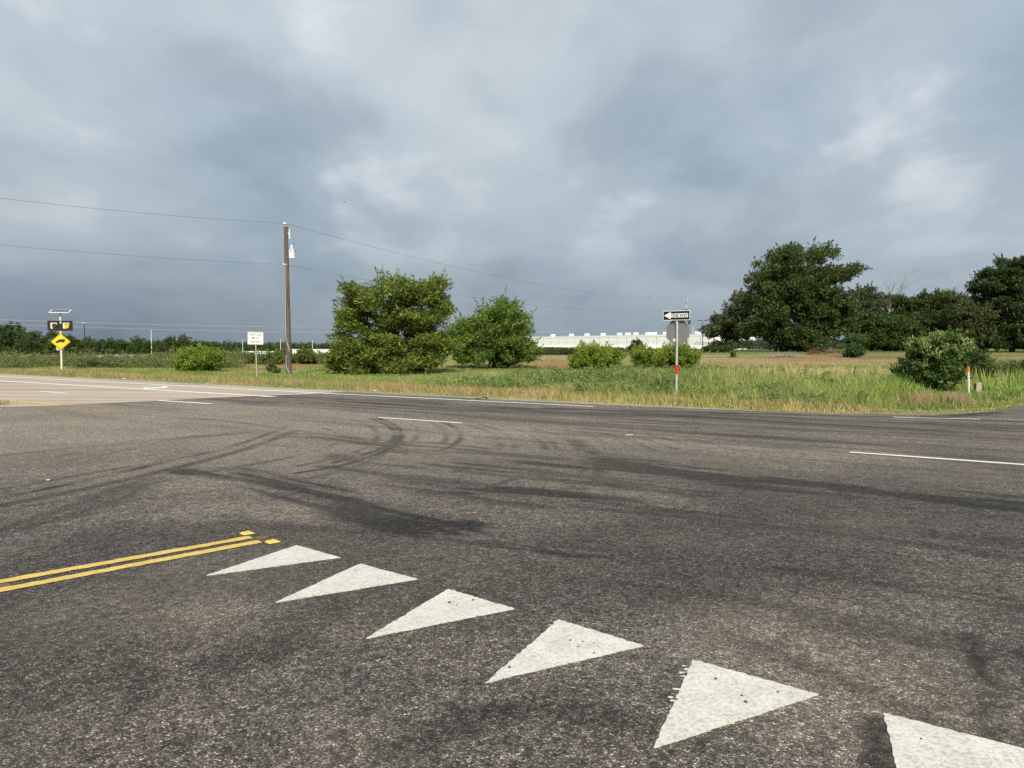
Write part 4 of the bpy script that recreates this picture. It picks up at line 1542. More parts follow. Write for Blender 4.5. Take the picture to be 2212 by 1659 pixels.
def marker_post():
    Y = 25.2
    b = P(2093, 838, Y)
    z = float(tz(b.x, Y))
    r_ = empty('marker_post', (b.x, Y, z))
    tag(r_, 'white utility marker post with orange cap beside the right bush', 'marker post')
    Zt = lambda py: P(2092, py, Y).z - z
    MB().tube([(0.02, 0, -.2), (-.03, 0, Zt(806.2))], .033, 10).build('post', MAT['pale_pole'], r_)
    MB().tube([(-.03, 0, Zt(806)), (-.035, 0, Zt(802))], .035, 10).build('yellow_band', MAT['yellow_sign'], r_)
    MB().tube([(-.035, 0, Zt(802)), (-.04, 0, Zt(793.5)), (-.04, 0, Zt(792.5))], [.042, .042, .028], 10).build('cap', MAT['orange'], r_)


marker_post()
b = P(2112, 842, 26.8)
z = float(tz(b.x, 26.8))
o = MB().add([(-.11, -.09, -.2), (.11, -.09, -.2), (.11, .09, -.2), (-.11, .09, -.2), (-.085, -.07, .36), (.085, -.07, .40), (.08, .07, .38), (-.08, .07, .36)],
             [(3, 2, 1, 0), (4, 5, 6, 7), (0, 1, 5, 4), (1, 2, 6, 5), (2, 3, 7, 6), (3, 0, 4, 7)]).build('concrete_marker', MAT['old_concrete'], None, (b.x, 26.8, z))
tag(o, 'short old concrete marker stub beside the orange-capped post', 'marker')


# ------------------------------------------------------------------ birds
def bird(px, py, Y, span, label, rz):
    c = P(px, py, Y)
    r_ = empty('bird', c, rz)
    r_.scale = (.55, .55, .55)
    tag(r_, label, 'bird')
    MB().tube([(-.16, 0, 0), (-.09, 0, .01), (0, 0, .01), (.08, 0, .02), (.13, 0, .03), (.17, 0, .03)], [.01, .035, .05, .04, .03, .004], 8).build('body', MAT['bird'], r_)
    for s in (-1, 1):
        MB().add([(.05, s * .03, .03), (-.06, s * .03, .03), (-.08, s * span * .5, .10), (.02, s * span * .55, .12), (-.10, s * span, .04), (.03, s * .03, .015), (-.05, s * .03, .015)],
                 [(0, 1, 2, 3), (3, 2, 4), (5, 6, 2, 3)]).build('wing', MAT['bird'], r_)


bird(744, 437, 70, .24, 'small dark bird flying in the cloudy sky', .6)
bird(1403, 642.5, 95, .22, 'small dark bird beside the upper power line', .2)


# ------------------------------------------------------------------ foliage
def unit(v):
    return v / np.maximum(np.linalg.norm(v, axis=-1, keepdims=True), 1e-9)


def leaf_quads(C, size, aspect, axis_bias, col, fold=0.0):
    """leaf-shaped quads at C; axis_bias (n,3) pulls the leaf axis"""
    n = len(C)
    ax = unit(rng.normal(size=(n, 3)) + axis_bias)
    sd = unit(np.cross(ax, rng.normal(size=(n, 3))))
    ln = size * rng.uniform(.6, 1.35, n)
    wd = ln * aspect * rng.uniform(.8, 1.2, n)
    v = np.empty((n, 4, 3))
    v[:, 0] = C - ax * ln[:, None] * .5
    v[:, 1] = C + sd * wd[:, None] * .5 + ax * ln[:, None] * .05
    v[:, 2] = C + ax * ln[:, None] * .5
    v[:, 3] = C - sd * wd[:, None] * .5 + ax * ln[:, None] * .05
    return v.reshape(-1, 3), np.arange(4 * n), np.full(n, 4), col


def crown_points(lobes, Y, depth, nclump, clump_r, nleaf, flat=.7, hollow=.35, base_z=None):
    """lobes in picture px (cx, cy, rx, ry): clumps in a volume of ellipsoids round distance Y"""
    lob = np.array([l[:4] for l in lobes], float)
    w = (lob[:, 2] * lob[:, 3]) ** .8
    w /= w.sum()
    cxm = (lob[:, 0].min() + lob[:, 0].max()) / 2
    half = (lob[:, 0].max() - lob[:, 0].min()) / 2 + lob[:, 2].mean()
    pick = rng.choice(len(lob), nclump, p=w)
    d = unit(rng.normal(size=(nclump, 3))) * (hollow + (1 - hollow) * rng.random((nclump, 1)) ** .5)
    r_m = np.stack([lob[pick, 2], (lob[pick, 2] + lob[pick, 3]) * .5, lob[pick, 3]], -1) * Y / F0
    rel = (lob[pick, 0] - cxm) / half
    off = rng.uniform(-1, 1, nclump) * np.sqrt(np.clip(1 - rel ** 2, .05, 1)) * half * Y / F0 * depth
    cz = CAM_H + (HORIZON - lob[pick, 1]) / F0 * Y
    cx = (lob[pick, 0] - W0 / 2) / F0 * Y
    shr = 1 - .25 * (np.abs(off) / (half * Y / F0 * depth + 1e-6)) ** 2
    K = np.stack([cx, Y + off, cz], -1) + d * (r_m - clump_r * .25).clip(.05) * shr[:, None]
    per = rng.multinomial(nleaf, np.full(nclump, 1 / nclump))
    cid = np.repeat(np.arange(nclump), per)
    dl = unit(rng.normal(size=(len(cid), 3)))
    rr = clump_r * (rng.random(len(cid)) ** .45) * rng.uniform(.6, 1.3, nclump)[cid]
    C = K[cid] + dl * rr[:, None] * np.array((1.15, 1.15, flat))
    return C, cid, K, dl


def limb_mesh(base, K, r0, nl, seed, wig=.25, mat=None, top=.8):
    rnd = random.Random(seed)
    mb = MB()
    b0 = Vector(base)
    zmax = float(K[:, 2].max())
    cx, cy = float(K[:, 0].mean()), float(K[:, 1].mean())
    H = (zmax - b0.z) * top
    axis = []
    for i in range(8):
        t = i / 7
        axis.append(Vector((b0.x + (cx - b0.x) * t + rnd.uniform(-wig, wig) * t, b0.y + (cy - b0.y) * t + rnd.uniform(-wig, wig) * t, b0.z - .2 + H * t)))
    mb.tube([p - b0 for p in axis], [r0 * (1.25 if i == 0 else 1) * (1 - .82 * i / 7) for i in range(8)], 8)
    for k in range(nl):
        tgt = Vector(K[rnd.randrange(len(K))])
        st = axis[rnd.randint(1, 6)]
        if tgt.z < st.z - .3 * H: continue
        mid = st.lerp(tgt, .5) + Vector((rnd.uniform(-1, 1), rnd.uniform(-1, 1), rnd.uniform(.2, 1.0))) * wig * 1.2
        rr = r0 * rnd.uniform(.22, .42)
        mb.tube([p - b0 for p in smooth_line([st, mid, tgt], 3)], [rr * (1 - .85 * i / 6) for i in range(7)], 5)
    return mb


def colour(n, pal, w, jit=.16, cid=None, cj=.18, kz=None):
    pal = np.array(pal, float)
    c = pal[rng.choice(len(pal), n, p=np.array(w) / sum(w))]
    c = c * rng.uniform(1 - jit, 1 + jit, (n, 1))
    if cid is not None:
        f = rng.uniform(1 - cj, 1 + cj, cid.max() + 1)
        c = c * f[cid][:, None]
    return np.clip(c, 0, 1)


def tree(name, label, cat, px, Y, lobes, pal, wts, nclump, clump_r, nleaf, leaf, aspect, depth=.75, trunk=.2, nl=18, sweep=(0, 0, 0), group=None, seed=1,
         flat=.7, bark='bark', wig=.25, sweep_k=1.0, hollow=.35, out_bias=.5):
    x = (px - W0 / 2) / F0 * Y
    base = Vector((x, Y, float(tz(x, Y))))
    r_ = empty(name, base)
    tag(r_, label, cat, group)
    C, cid, K, dl = crown_points(lobes, Y, depth, nclump, clump_r, nleaf, flat, hollow)
    keep = C[:, 2] > base.z + .02
    C, cid, dl = C[keep], cid[keep], dl[keep]
    col = colour(len(C), pal, wts, cid=cid)
    # loose shoots that break the outline
    ns = max(6, int(nclump * .55)); per = 16
    kc = K.mean(0)
    ks = K[rng.integers(0, len(K), ns)]
    dr = unit(unit(ks - kc) + np.array((0, 0, .35)) + np.array(sweep) * .6 + rng.normal(size=(ns, 3)) * .35)
    ls = clump_r * rng.uniform(.9, 2.1, ns)
    tt = np.tile(np.linspace(.25, 1, per), ns)
    sid = np.repeat(np.arange(ns), per)
    Cs = ks[sid] + dr[sid] * (ls[sid] * tt)[:, None] + rng.normal(size=(len(sid), 3)) * leaf * .28 * (1.25 - tt)[:, None]
    oks = Cs[:, 2] > base.z + .05
    Cs, sid = Cs[oks], sid[oks]
    C = np.concatenate([C, Cs]); dl = np.concatenate([dl, dr[sid] * 1.5])
    col = np.concatenate([col, colour(len(Cs), pal, wts) * 1.12])
    bias = dl * out_bias + np.array(sweep) * sweep_k
    V, Lp, S, c = leaf_quads(C - np.array(base), leaf, aspect, bias, col)
    me = np_mesh('crown', V, Lp, S, c)
    link('crown', me, MAT['leaf'], r_)
    limb_mesh(base, K, trunk, nl, seed, wig).build('trunk', MAT[bark], r_, smooth=True)
    return r_


WIL = [(0.125, 0.18, 0.026), (0.19, 0.245, 0.036), (0.06, 0.095, 0.018), (0.29, 0.33, 0.07)]
WILG = [(0.115, 0.19, 0.026), (0.165, 0.245, 0.038), (0.055, 0.095, 0.018), (0.24, 0.31, 0.065)]
BUSH = [(0.18, 0.26, 0.03), (0.23, 0.31, 0.035), (0.10, 0.16, 0.022), (0.30, 0.36, 0.07)]
OAK = [(0.058, 0.088, 0.021), (0.085, 0.120, 0.028), (0.030, 0.048, 0.014), (0.15, 0.185, 0.045)]
OLIVE = [(0.085, 0.105, 0.045), (0.12, 0.135, 0.065), (0.045, 0.06, 0.026), (0.18, 0.19, 0.11)]
DARK = [(0.042, 0.068, 0.019), (0.060, 0.092, 0.025), (0.026, 0.042, 0.013), (0.10, 0.14, 0.035)]
W4 = (4, 3, 3, 1.4)

tree('willow_tree', 'large wind-blown willow tree standing right of the wooden utility pole', 'tree', 845, 47.0,
     [(788, 648, 42, 40), (868, 634, 52, 30), (925, 640, 40, 35), (950, 675, 30, 32), (765, 690, 36, 38), (850, 682, 60, 42), (905, 700, 45, 35), (752, 745, 34, 30),
      (825, 745, 70, 42), (925, 738, 42, 26), (795, 785, 68, 24), (880, 783, 62, 24), (955, 612, 12, 10), (742, 770, 30, 24), (745, 790, 26, 16), (920, 770, 40, 26), (975, 745, 24, 14), (912, 617, 16, 12), (840, 612, 22, 12)],
     WIL, W4, 480, .54, 66000, .29, .21, .62, .17, 34, (-.9, -.1, .05), None, 3, .62, wig=.4)
tree('willow_tree', 'smaller rounded willow tree right of the large willow', 'tree', 1068, 57.0,
     [(1092, 678, 38, 28), (1052, 695, 38, 32), (1125, 712, 28, 38), (1000, 712, 22, 22), (1035, 742, 58, 36), (1108, 750, 48, 36), (1000, 760, 28, 26), (1065, 772, 82, 20), (1085, 655, 18, 10), (1145, 755, 20, 26), (985, 735, 24, 28), (1012, 725, 30, 30), (1070, 718, 44, 36), (1085, 735, 40, 36)],
     WILG, W4, 380, .57, 48000, .30, .21, .62, .15, 26, (.1, -.1, .5), None, 4, .75, wig=.4)

for (px, Y, lobes, lab, nm, n, pal) in [
    (437, 48.5, [(437, 782, 48, 24), (425, 765, 26, 14), (452, 772, 30, 18), (405, 788, 22, 16)], 'round bright green bush left of the RIGHT LANE sign', 'round_bush', 11000, BUSH),
    (1287, 53.5, [(1287, 778, 58, 24), (1275, 760, 36, 17), (1320, 768, 30, 20), (1252, 778, 26, 20)], 'bright green bush right of the smaller willow', 'round_bush', 12000, BUSH),
    (1400, 58.0, [(1402, 776, 46, 22), (1390, 764, 28, 16), (1432, 768, 24, 20)], 'bright green bush just left of the ONE WAY post', 'round_bush', 9000, BUSH),
    (1476, 57.0, [(1474, 774, 34, 23), (1465, 757, 24, 14), (1492, 768, 20, 17)], 'bright green bush just right of the ONE WAY post', 'round_bush', 9000, BUSH)]:
    tree(nm, lab, 'bush', px, Y, lobes, pal, W4, 190, .34, int(n * 1.6), .20, .26, .8, .05, 24, (0, 0, .8), 'round bushes on the verge', int(px), .8, wig=.15, hollow=.25)

GB = [(0.075, 0.135, 0.026), (0.11, 0.18, 0.034), (0.034, 0.064, 0.016), (0.19, 0.25, 0.07)]
tree('leafy_bush', 'tall broad-leaved bush with pale tips at the right roadside', 'bush', 2018, 27.0,
     [(2018, 772, 46, 36), (1972, 800, 26, 24), (2050, 790, 24, 38), (2014, 815, 54, 28), (2018, 735, 13, 16), (2050, 735, 13, 16), (1988, 748, 14, 14), (2072, 758, 9, 14), (2000, 838, 40, 14)],
     GB, (4, 3, 3, .9), 130, .25, 11000, .15, .40, .8, .035, 26, (-.1, 0, .35), None, 8, .9, wig=.12, hollow=.25)
tips = [(2018, 728, 9, 17), (2048, 728, 9, 17), (1988, 741, 10, 14), (2074, 748, 8, 14), (2030, 748, 24, 12), (2004, 757, 20, 12), (2062, 757, 14, 14)]
Ct, cidt, Kt, dlt = crown_points(tips, 26.6, .7, 60, .15, 3200, 1.3)
bt = [o for o in bpy.data.objects if o.name.startswith('leafy_bush')][0]
V, Lp, S, c = leaf_quads(Ct - np.array(bt.location), .13, .38, dlt * .4 + np.array((-.1, 0, .9)), colour(len(Ct), [(0.29, 0.37, 0.11), (0.40, 0.46, 0.19), (0.17, 0.25, 0.06)], (3, 2, 2)))
tag(link('pale_shoots', np_mesh('pale_shoots', V, Lp, S, c), MAT['leaf'], bt), 'pale young leaves at the top of the bush')
tree('dark_bush', 'low dark bush behind the orange-capped marker post', 'bush', 2110, 33.0, [(2105, 778, 26, 20), (2118, 795, 24, 20), (2085, 770, 18, 20), (2112, 812, 24, 14)],
     OAK, W4, 60, .28, 5000, .13, .42, .8, .03, 14, (0, 0, .4), None, 9, .9, wig=.12)
tree('low_bush', 'low weedy bush at the right end of the verge', 'bush', 2188, 36.0, [(2188, 806, 30, 18), (2170, 798, 16, 14), (2212, 800, 24, 20)],
     [(0.075, 0.105, 0.03), (0.10, 0.13, 0.04), (0.05, 0.075, 0.022)], (3, 2, 2), 50, .25, 4200, .13, .35, .8, .03, 10, (0, 0, .5), None, 10, .9, wig=.1)
tree('small_tree', 'small bushy tree standing alone in the field right of the oak', 'tree', 1845, 88.0, [(1845, 750, 22, 18), (1846, 735, 18, 14), (1850, 724, 8, 6), (1842, 765, 22, 9)],
     [(0.075, 0.14, 0.04), (0.10, 0.175, 0.05), (0.045, 0.085, 0.025)], (3, 2, 2), 90, .34, 8500, .22, .42, .8, .06, 14, (0, 0, -.3), None, 12, .9, wig=.2)
tree('sapling', 'slim green sapling in the field left of the oak', 'sapling', 1585, 88.0, [(1584, 772, 7, 8), (1583, 762, 4, 6), (1590, 778, 8, 4)],
     WILG, W4, 26, .2, 1300, .2, .4, .8, .03, 8, (0, 0, .7), None, 13, 1, wig=.1)
tree('small_tree', 'small dark tree in front of the warehouse between two bushes', 'tree', 1373, 105.0, [(1374, 745, 12, 10), (1366, 755, 12, 10), (1382, 752, 9, 10)],
     DARK, W4, 50, .4, 4200, .24, .45, .8, .07, 10, (0, 0, .1), None, 14, .9, wig=.2)
for (px, py, r0, lab) in [(1527, 753, 9, 'leftmost small dark shrub in the grass before the tall dark fence'), (1546, 755, 7, 'second small shrub in the grass before the tall dark fence'),
                          (1562, 754, 7, 'third small shrub in the grass before the tall dark fence'), (1577, 752, 9, 'small shrub just behind the slim sapling')]:
    tree('small_shrub', lab, 'shrub', px, 118.0, [(px, py, r0, r0 * .7), (px - 3, py + 3, r0, r0 * .6)], DARK, W4, 16, .35, 900, .22, .45, .9, .04, 6, (0, 0, .2), 'small shrubs by the fence', int(px), .9, wig=.1)
tree('small_plant', 'small leafy plant just left of the wooden utility pole', 'plant', 589, 46.5, [(587, 797, 9, 9), (596, 802, 8, 7), (585, 790, 5, 6)],
     [(0.06, 0.09, 0.025), (0.09, 0.13, 0.05), (0.16, 0.19, 0.09)], (3, 2, 1), 26, .16, 1200, .13, .4, .9, .02, 8, (0, 0, .5), None, 15, 1, wig=.05)

# hedge of separate shrubs left of the willow
hs = [(503, 776, 26, 14), (532, 775, 30, 15), (560, 778, 24, 13), (592, 776, 28, 15), (613, 768, 14, 12), (640, 778, 26, 13), (661, 765, 14, 11), (672, 777, 24, 13), (702, 779, 24, 13)]
ordn = ('first', 'second', 'third', 'fourth', 'fifth', 'sixth', 'seventh', 'eighth', 'ninth')
for i, (px, py, rx, ry) in enumerate(hs):
    Yh = 72 + 3 * (i % 3)
    tree('hedge_shrub', '%s green shrub from the left in the hedge behind the lane sign' % ordn[i], 'shrub', px, Yh,
         [(px, py, rx, ry), (px - rx * .4, py + ry * .5, rx * .7, ry * .7), (px + rx * .5, py + ry * .4, rx * .6, ry * .8)], [(0.12, 0.165, 0.035), (0.16, 0.21, 0.05), (0.065, 0.095, 0.022), (0.22, 0.25, 0.08)], W4,
         90, .38, 5600, .24, .38, .8, .04, 8, (0, 0, .4), 'shrubs of the hedge', 40 + i, .8, wig=.15)


def r5(x, y, rx, ry):
    return (1483 + .3294 * x, 489.6 + .3294 * y, .3294 * rx * 1.12, .3294 * ry * 1.15)


tree('oak_tree', 'huge dark oak tree with a bushy base in the field', 'tree', 1483 + .3294 * 735, 130.0,
     [r5(*a) for a in [(640, 205, 100, 55), (790, 200, 110, 60), (900, 190, 55, 32), (560, 280, 105, 70), (480, 360, 75, 60), (690, 340, 170, 90), (880, 330, 70, 60), (1000, 320, 70, 38), (1050, 285, 38, 28), (620, 460, 150, 90), (840, 470, 160, 90),
                       (510, 560, 95, 70), (700, 580, 170, 80), (890, 600, 110, 80), (560, 670, 110, 55), (720, 740, 110, 60), (690, 790, 85, 35), (800, 770, 75, 45), (980, 540, 80, 80), (600, 160, 30, 18), (750, 140, 30, 18), (640, 690, 120, 70), (800, 690, 130, 75), (950, 690, 90, 60), (690, 420, 160, 100), (900, 540, 120, 90), (1000, 640, 60, 60), (470, 470, 80, 70), (430, 660, 80, 60), (740, 800, 110, 28)]],
     OAK, W4, 1300, .85, 105000, .42, .42, .6, .85, 46, (.35, 0, .35), None, 21, 1.0, wig=1.0)
specs = [
    ('oak_tree', 'grey-green tree left of the huge oak, reaching over the tall dark fence', 240, 152, [(360, 470, 55, 45), (330, 545, 75, 55), (300, 625, 95, 60), (215, 640, 55, 55), (160, 680, 55, 45), (330, 705, 110, 40), (215, 595, 35, 28), (450, 640, 70, 70)], OLIVE, 200, 17000),
    ('oak_tree', 'olive tree with pale limbs just right of the huge oak', 1150, 158, [(1150, 445, 95, 38), (1090, 515, 90, 60), (1200, 520, 90, 50), (1130, 600, 110, 70)], OLIVE, 150, 11000),
    ('oak_tree', 'flat-topped dark tree beneath the taller dead tree', 1380, 166, [(1320, 490, 90, 36), (1430, 510, 100, 46), (1370, 590, 130, 60), (1470, 560, 60, 60)], OAK, 140, 11000),
    ('oak_tree', 'broad dark tree between the two dead trees', 1650, 160, [(1640, 470, 120, 42), (1730, 520, 100, 60), (1560, 510, 90, 45), (1640, 600, 150, 70), (1780, 600, 70, 80)], OAK, 190, 15000),
    ('understory_tree', 'bushy green tree in front of the wood, behind the lone small tree', 1300, 138, [(1300, 640, 150, 55), (1150, 620, 80, 55), (1410, 690, 90, 70), (1280, 730, 170, 75), (1120, 720, 80, 80), (1440, 770, 60, 40)], [(0.06, 0.10, 0.02), (0.085, 0.135, 0.028), (0.03, 0.05, 0.014), (0.13, 0.18, 0.035)], 240, 19000),
    ('understory_tree', 'dark bushy tree left of the yellowish shrub at the edge of the wood', 1600, 142, [(1590, 620, 130, 75), (1650, 720, 120, 80), (1540, 730, 90, 70), (1500, 640, 60, 60)], DARK, 190, 14000),
    ('understory_tree', 'ragged yellow-green shrubby tree with bare leaning stems near the right bush', 1860, 122, [(1830, 620, 75, 95), (1880, 700, 80, 70), (1800, 720, 70, 70), (1930, 600, 40, 60)], [(0.075, 0.09, 0.03), (0.10, 0.115, 0.04), (0.05, 0.06, 0.022)], 170, 9500),
    ('oak_tree', 'tall dark oak tree at the right edge of the wood', 2130, 126, [(2110, 250, 75, 45), (2010, 330, 90, 55), (1945, 400, 65, 50), (2090, 400, 130, 80), (2190, 300, 90, 80), (2000, 500, 110, 80), (2140, 560, 150, 110), (2060, 690, 150, 80), (2250, 500, 130, 150), (2200, 720, 130, 80), (1960, 740, 90, 60)], DARK, 380, 34000),
]
for i, (nm, lab, bx, Y, lb, pal, nc, nlf) in enumerate(specs):
    bpal = W4 if len(pal) == 4 else (3, 2, 2)
    tree(nm, lab, 'tree', 1483 + .3294 * bx, Y, [r5(*a) for a in lb], pal, bpal, int(nc * 2.1), .85, int(nlf * 1.6), .44, .45, .55, .4, 26, (.05, 0, .25), 'trees of the wood at right' if nm != 'understory_tree' else None, 60 + i, .7, wig=.9)


def dead_tree(px, Y, ytop, spread, label, seed, r0=.17):
    rnd = random.Random(seed)
    t = P(px, ytop, Y)
    base = Vector((t.x, Y, float(tz(t.x, Y))))
    r_ = empty('dead_tree', base)
    tag(r_, label, 'tree')
    H = t.z - base.z
    mb = MB()
    mb.tube([(0, 0, -.3), (.1, 0, H * .3), (-.1, .1, H * .52)], [r0 * 1.2, r0, r0 * .75], 7)
    tw = MB()

    def grow(p, d, ln, r, lev):
        pts = [p]
        q = p.copy()
        for i in range(4):
            d = (d + Vector((rnd.uniform(-1, 1), rnd.uniform(-1, 1), rnd.uniform(-.5, .9))) * .22).normalized()
            q = q + d * ln / 4
            pts.append(q.copy())
        (mb if lev < 2 else tw).tube(pts, [r * (1 - .15 * i) for i in range(5)], 5 if lev < 2 else 3, False)
        if lev < 3:
            for k in range(3 if lev < 2 else 4):
                s = pts[rnd.randint(2, 4)]
                nd = (d + Vector((rnd.uniform(-1, 1), rnd.uniform(-1, 1), rnd.uniform(-.25, .6))) * .85).normalized()
                grow(s, nd, ln * rnd.uniform(.5, .75), r * .5, lev + 1)
    for k in range(5):
        a = rnd.uniform(-1, 1)
        grow(Vector((0, 0, H * rnd.uniform(.38, .52))), Vector((a * spread, rnd.uniform(-.6, .6) * spread, 1)).normalized(), H * .30, r0 * .55, 0)
    mb.build('trunk', MAT['dead_wood'], r_, smooth=True)
    tag(tw.build('twigs', MAT['dead_wood'], r_), kind='stuff')


dead_tree(1483 + .3294 * 1335, 163, 489.6 + .3294 * 290, 1.1, 'bare dead tree standing above the wood, right of the oak', 5)
dead_tree(1483 + .3294 * 1795, 158, 489.6 + .3294 * 320, .8, 'bare dead tree beside the tall dark oak at the right edge', 9, .13)

# treeline at the left: separate trees sharing a few crowns
LT = [(-40, 690, 70), (18, 699, 62), (48, 712, 44), (78, 715, 48), (112, 713, 44), (150, 724, 44), (186, 727, 40), (218, 733, 36), (238, 729, 34), (262, 734, 34), (292, 726, 38), (320, 736, 30), (342, 734, 30), (366, 727, 30), (392, 722, 40), (418, 738, 26)]
protos = []
for k in range(4):
    n = 5200
    lob = []
    r0 = random.Random(90 + k)
    for j in range(9):
        lob.append((r0.uniform(-.32, .32), r0.uniform(-.25, .25), r0.uniform(.30, .78), r0.uniform(.16, .27)))
    lob += [(0, 0, .82, .18), (-.2, 0, .25, .25), (.2, .05, .25, .25), (0, -.1, .4, .3)]
    C, ci = [], []
    for j in range(150):
        a = lob[r0.randrange(len(lob))]
        d = unit(rng.normal(size=3)) * a[3] * rng.random() ** .4
        C.append((a[0] + d[0], a[1] + d[1], max(.06, a[2] + d[2])))
    C = np.array(C)
    cid = rng.integers(0, 150, n)
    dl = unit(rng.normal(size=(n, 3)))
    Pn = C[cid] + dl * .085 * (rng.random(n) ** .45)[:, None]
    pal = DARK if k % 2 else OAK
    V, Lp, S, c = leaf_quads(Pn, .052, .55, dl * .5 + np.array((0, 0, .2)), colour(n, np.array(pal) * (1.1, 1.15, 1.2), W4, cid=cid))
    me = np_mesh('crown', V, Lp, S, c)
    me.materials.append(MAT['leaf'])
    tm = MB()
    tm.tube([(0, 0, -.03), (0.01, 0, .3), (0, 0, .7)], [.022, .016, .006], 6)
    for j in range(6):
        q = C[j * 9]
        tm.tube([(0, 0, .2 + .05 * j), tuple(q * .6 + np.array((0, 0, .1))), tuple(q)], [.010, .007, .003], 4)
    tme = bpy.data.meshes.new('trunk')
    tme.from_pydata(tm.v, [], tm.f)
    tme.materials.append(MAT['bark'])
    protos.append((me, tme))
ORD = ['first', 'second', 'third', 'fourth', 'fifth', 'sixth', 'seventh', 'eighth', 'ninth', 'tenth', 'eleventh', 'twelfth', 'thirteenth', 'fourteenth', 'fifteenth', 'sixteenth', 'seventeenth']
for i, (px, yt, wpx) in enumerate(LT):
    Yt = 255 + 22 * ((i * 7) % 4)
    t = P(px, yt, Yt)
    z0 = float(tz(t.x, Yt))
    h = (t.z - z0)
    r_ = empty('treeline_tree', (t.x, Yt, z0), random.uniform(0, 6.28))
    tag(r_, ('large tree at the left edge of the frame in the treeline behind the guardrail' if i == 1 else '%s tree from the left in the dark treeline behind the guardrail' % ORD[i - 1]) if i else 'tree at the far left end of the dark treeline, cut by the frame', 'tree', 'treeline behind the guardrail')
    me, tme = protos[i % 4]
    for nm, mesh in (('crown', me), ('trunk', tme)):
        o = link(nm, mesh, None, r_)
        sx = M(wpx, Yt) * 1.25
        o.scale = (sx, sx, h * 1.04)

# far wood that reads as one mass
def far_wood():
    V_, C_ = [], []
    x0 = -300.0
    pts = []
    for (pxa, pxb, Y, ytop, dens) in ((-150, 480, 420, 738, 60), (420, 760, 640, 740, 60), (700, 1160, 900, 744, 40), (1540, 2600, 330, 735, 40)):
        n = int((pxb - pxa) / 340 * dens)
        for i in range(n):
            px = pxa + (pxb - pxa) * (i + rng.random()) / n
            Yk = Y * rng.uniform(.97, 1.12)
            x = (px - W0 / 2) / F0 * Yk
            zt = CAM_H + (HORIZON - ytop + rng.uniform(-4, 3)) / F0 * Yk
            z0 = float(tz(x, Yk))
            pts.append((x, Yk, z0, zt, Y))
    Cs, cols = [], []
    for (x, y, z0, zt, Y) in pts:
        n = 380
        rw = (zt - z0) * rng.uniform(.42, .62)
        k = unit(rng.normal(size=(26, 3))) * (rng.random((26, 1)) ** .4) * np.array((rw, rw, (zt - z0) * .42)) + np.array((x, y, (z0 + zt) / 2 + (zt - z0) * .05))
        cid = rng.integers(0, 26, n)
        Cs.append(k[cid] + rng.normal(size=(n, 3)) * .09 * (zt - z0))
        cols.append(colour(n, np.array(OAK) * (1.0, 1.12, 1.35), W4, cid=cid) * rng.uniform(.8, 1.2))  # bluish haze of distance tinted into the leaf colours
    C = np.concatenate(Cs)
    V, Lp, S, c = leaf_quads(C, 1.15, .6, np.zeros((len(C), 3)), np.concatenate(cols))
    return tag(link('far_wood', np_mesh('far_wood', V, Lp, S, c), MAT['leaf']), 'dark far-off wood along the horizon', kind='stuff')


far_wood()


# ------------------------------------------------------------------ brush piles
def brush_pile(px, py, wpx, hpx, label, seed):
    rnd = random.Random(seed)
    g = T(px, py)
    w, h = M(wpx, g.y), M(hpx, g.y)
    r_ = empty('brush_pile', g)
    tag(r_, label, 'brush pile')
    mb = MB()
    n, m_ = 22, 8
    vs = []
    for i in range(n):
        for j in range(m_):
            a = i / (n - 1) * 2 - 1; c = j / (m_ - 1) * 2 - 1
            k = max(0, 1 - a * a) ** .6 * max(0, 1 - c * c) ** .6
            vs.append((a * w / 2, c * w / 5, -.05 + h * .7 * k * rnd.uniform(.6, 1.2)))
    mb.add(vs, [(i * m_ + j, (i + 1) * m_ + j, (i + 1) * m_ + j + 1, i * m_ + j + 1) for i in range(n - 1) for j in range(m_ - 1)])
    mb.build('mound', MAT['brush'], r_)
    st = MB()
    for k in range(130):
        a = rnd.uniform(-.46, .46) * w; c = rnd.uniform(-.18, .18) * w
        z = h * .5 * (1 - (2 * a / w) ** 2)
        d = Vector((rnd.uniform(-1, 1), rnd.uniform(-.6, .6), rnd.uniform(-.1, .5))).normalized() * rnd.uniform(.3, 1.1)
        p = Vector((a, c, z))
        st.tube([p, p + d * .5 + Vector((0, 0, .06)), p + d], [.02, .015, .006], 4, False)
    tag(st.build('sticks', MAT['dead_wood' if seed % 2 else 'brush'], r_), kind='stuff')


brush_pile(1692, 774, 66, 9, 'long low pile of cleared brush on red soil before the oak', 1)
brush_pile(1757, 767, 26, 10, 'small reddish brush heap at the right foot of the oak', 2)
brush_pile(1802, 766, 44, 11, 'wider reddish brush heap between oak and lone small tree', 4)


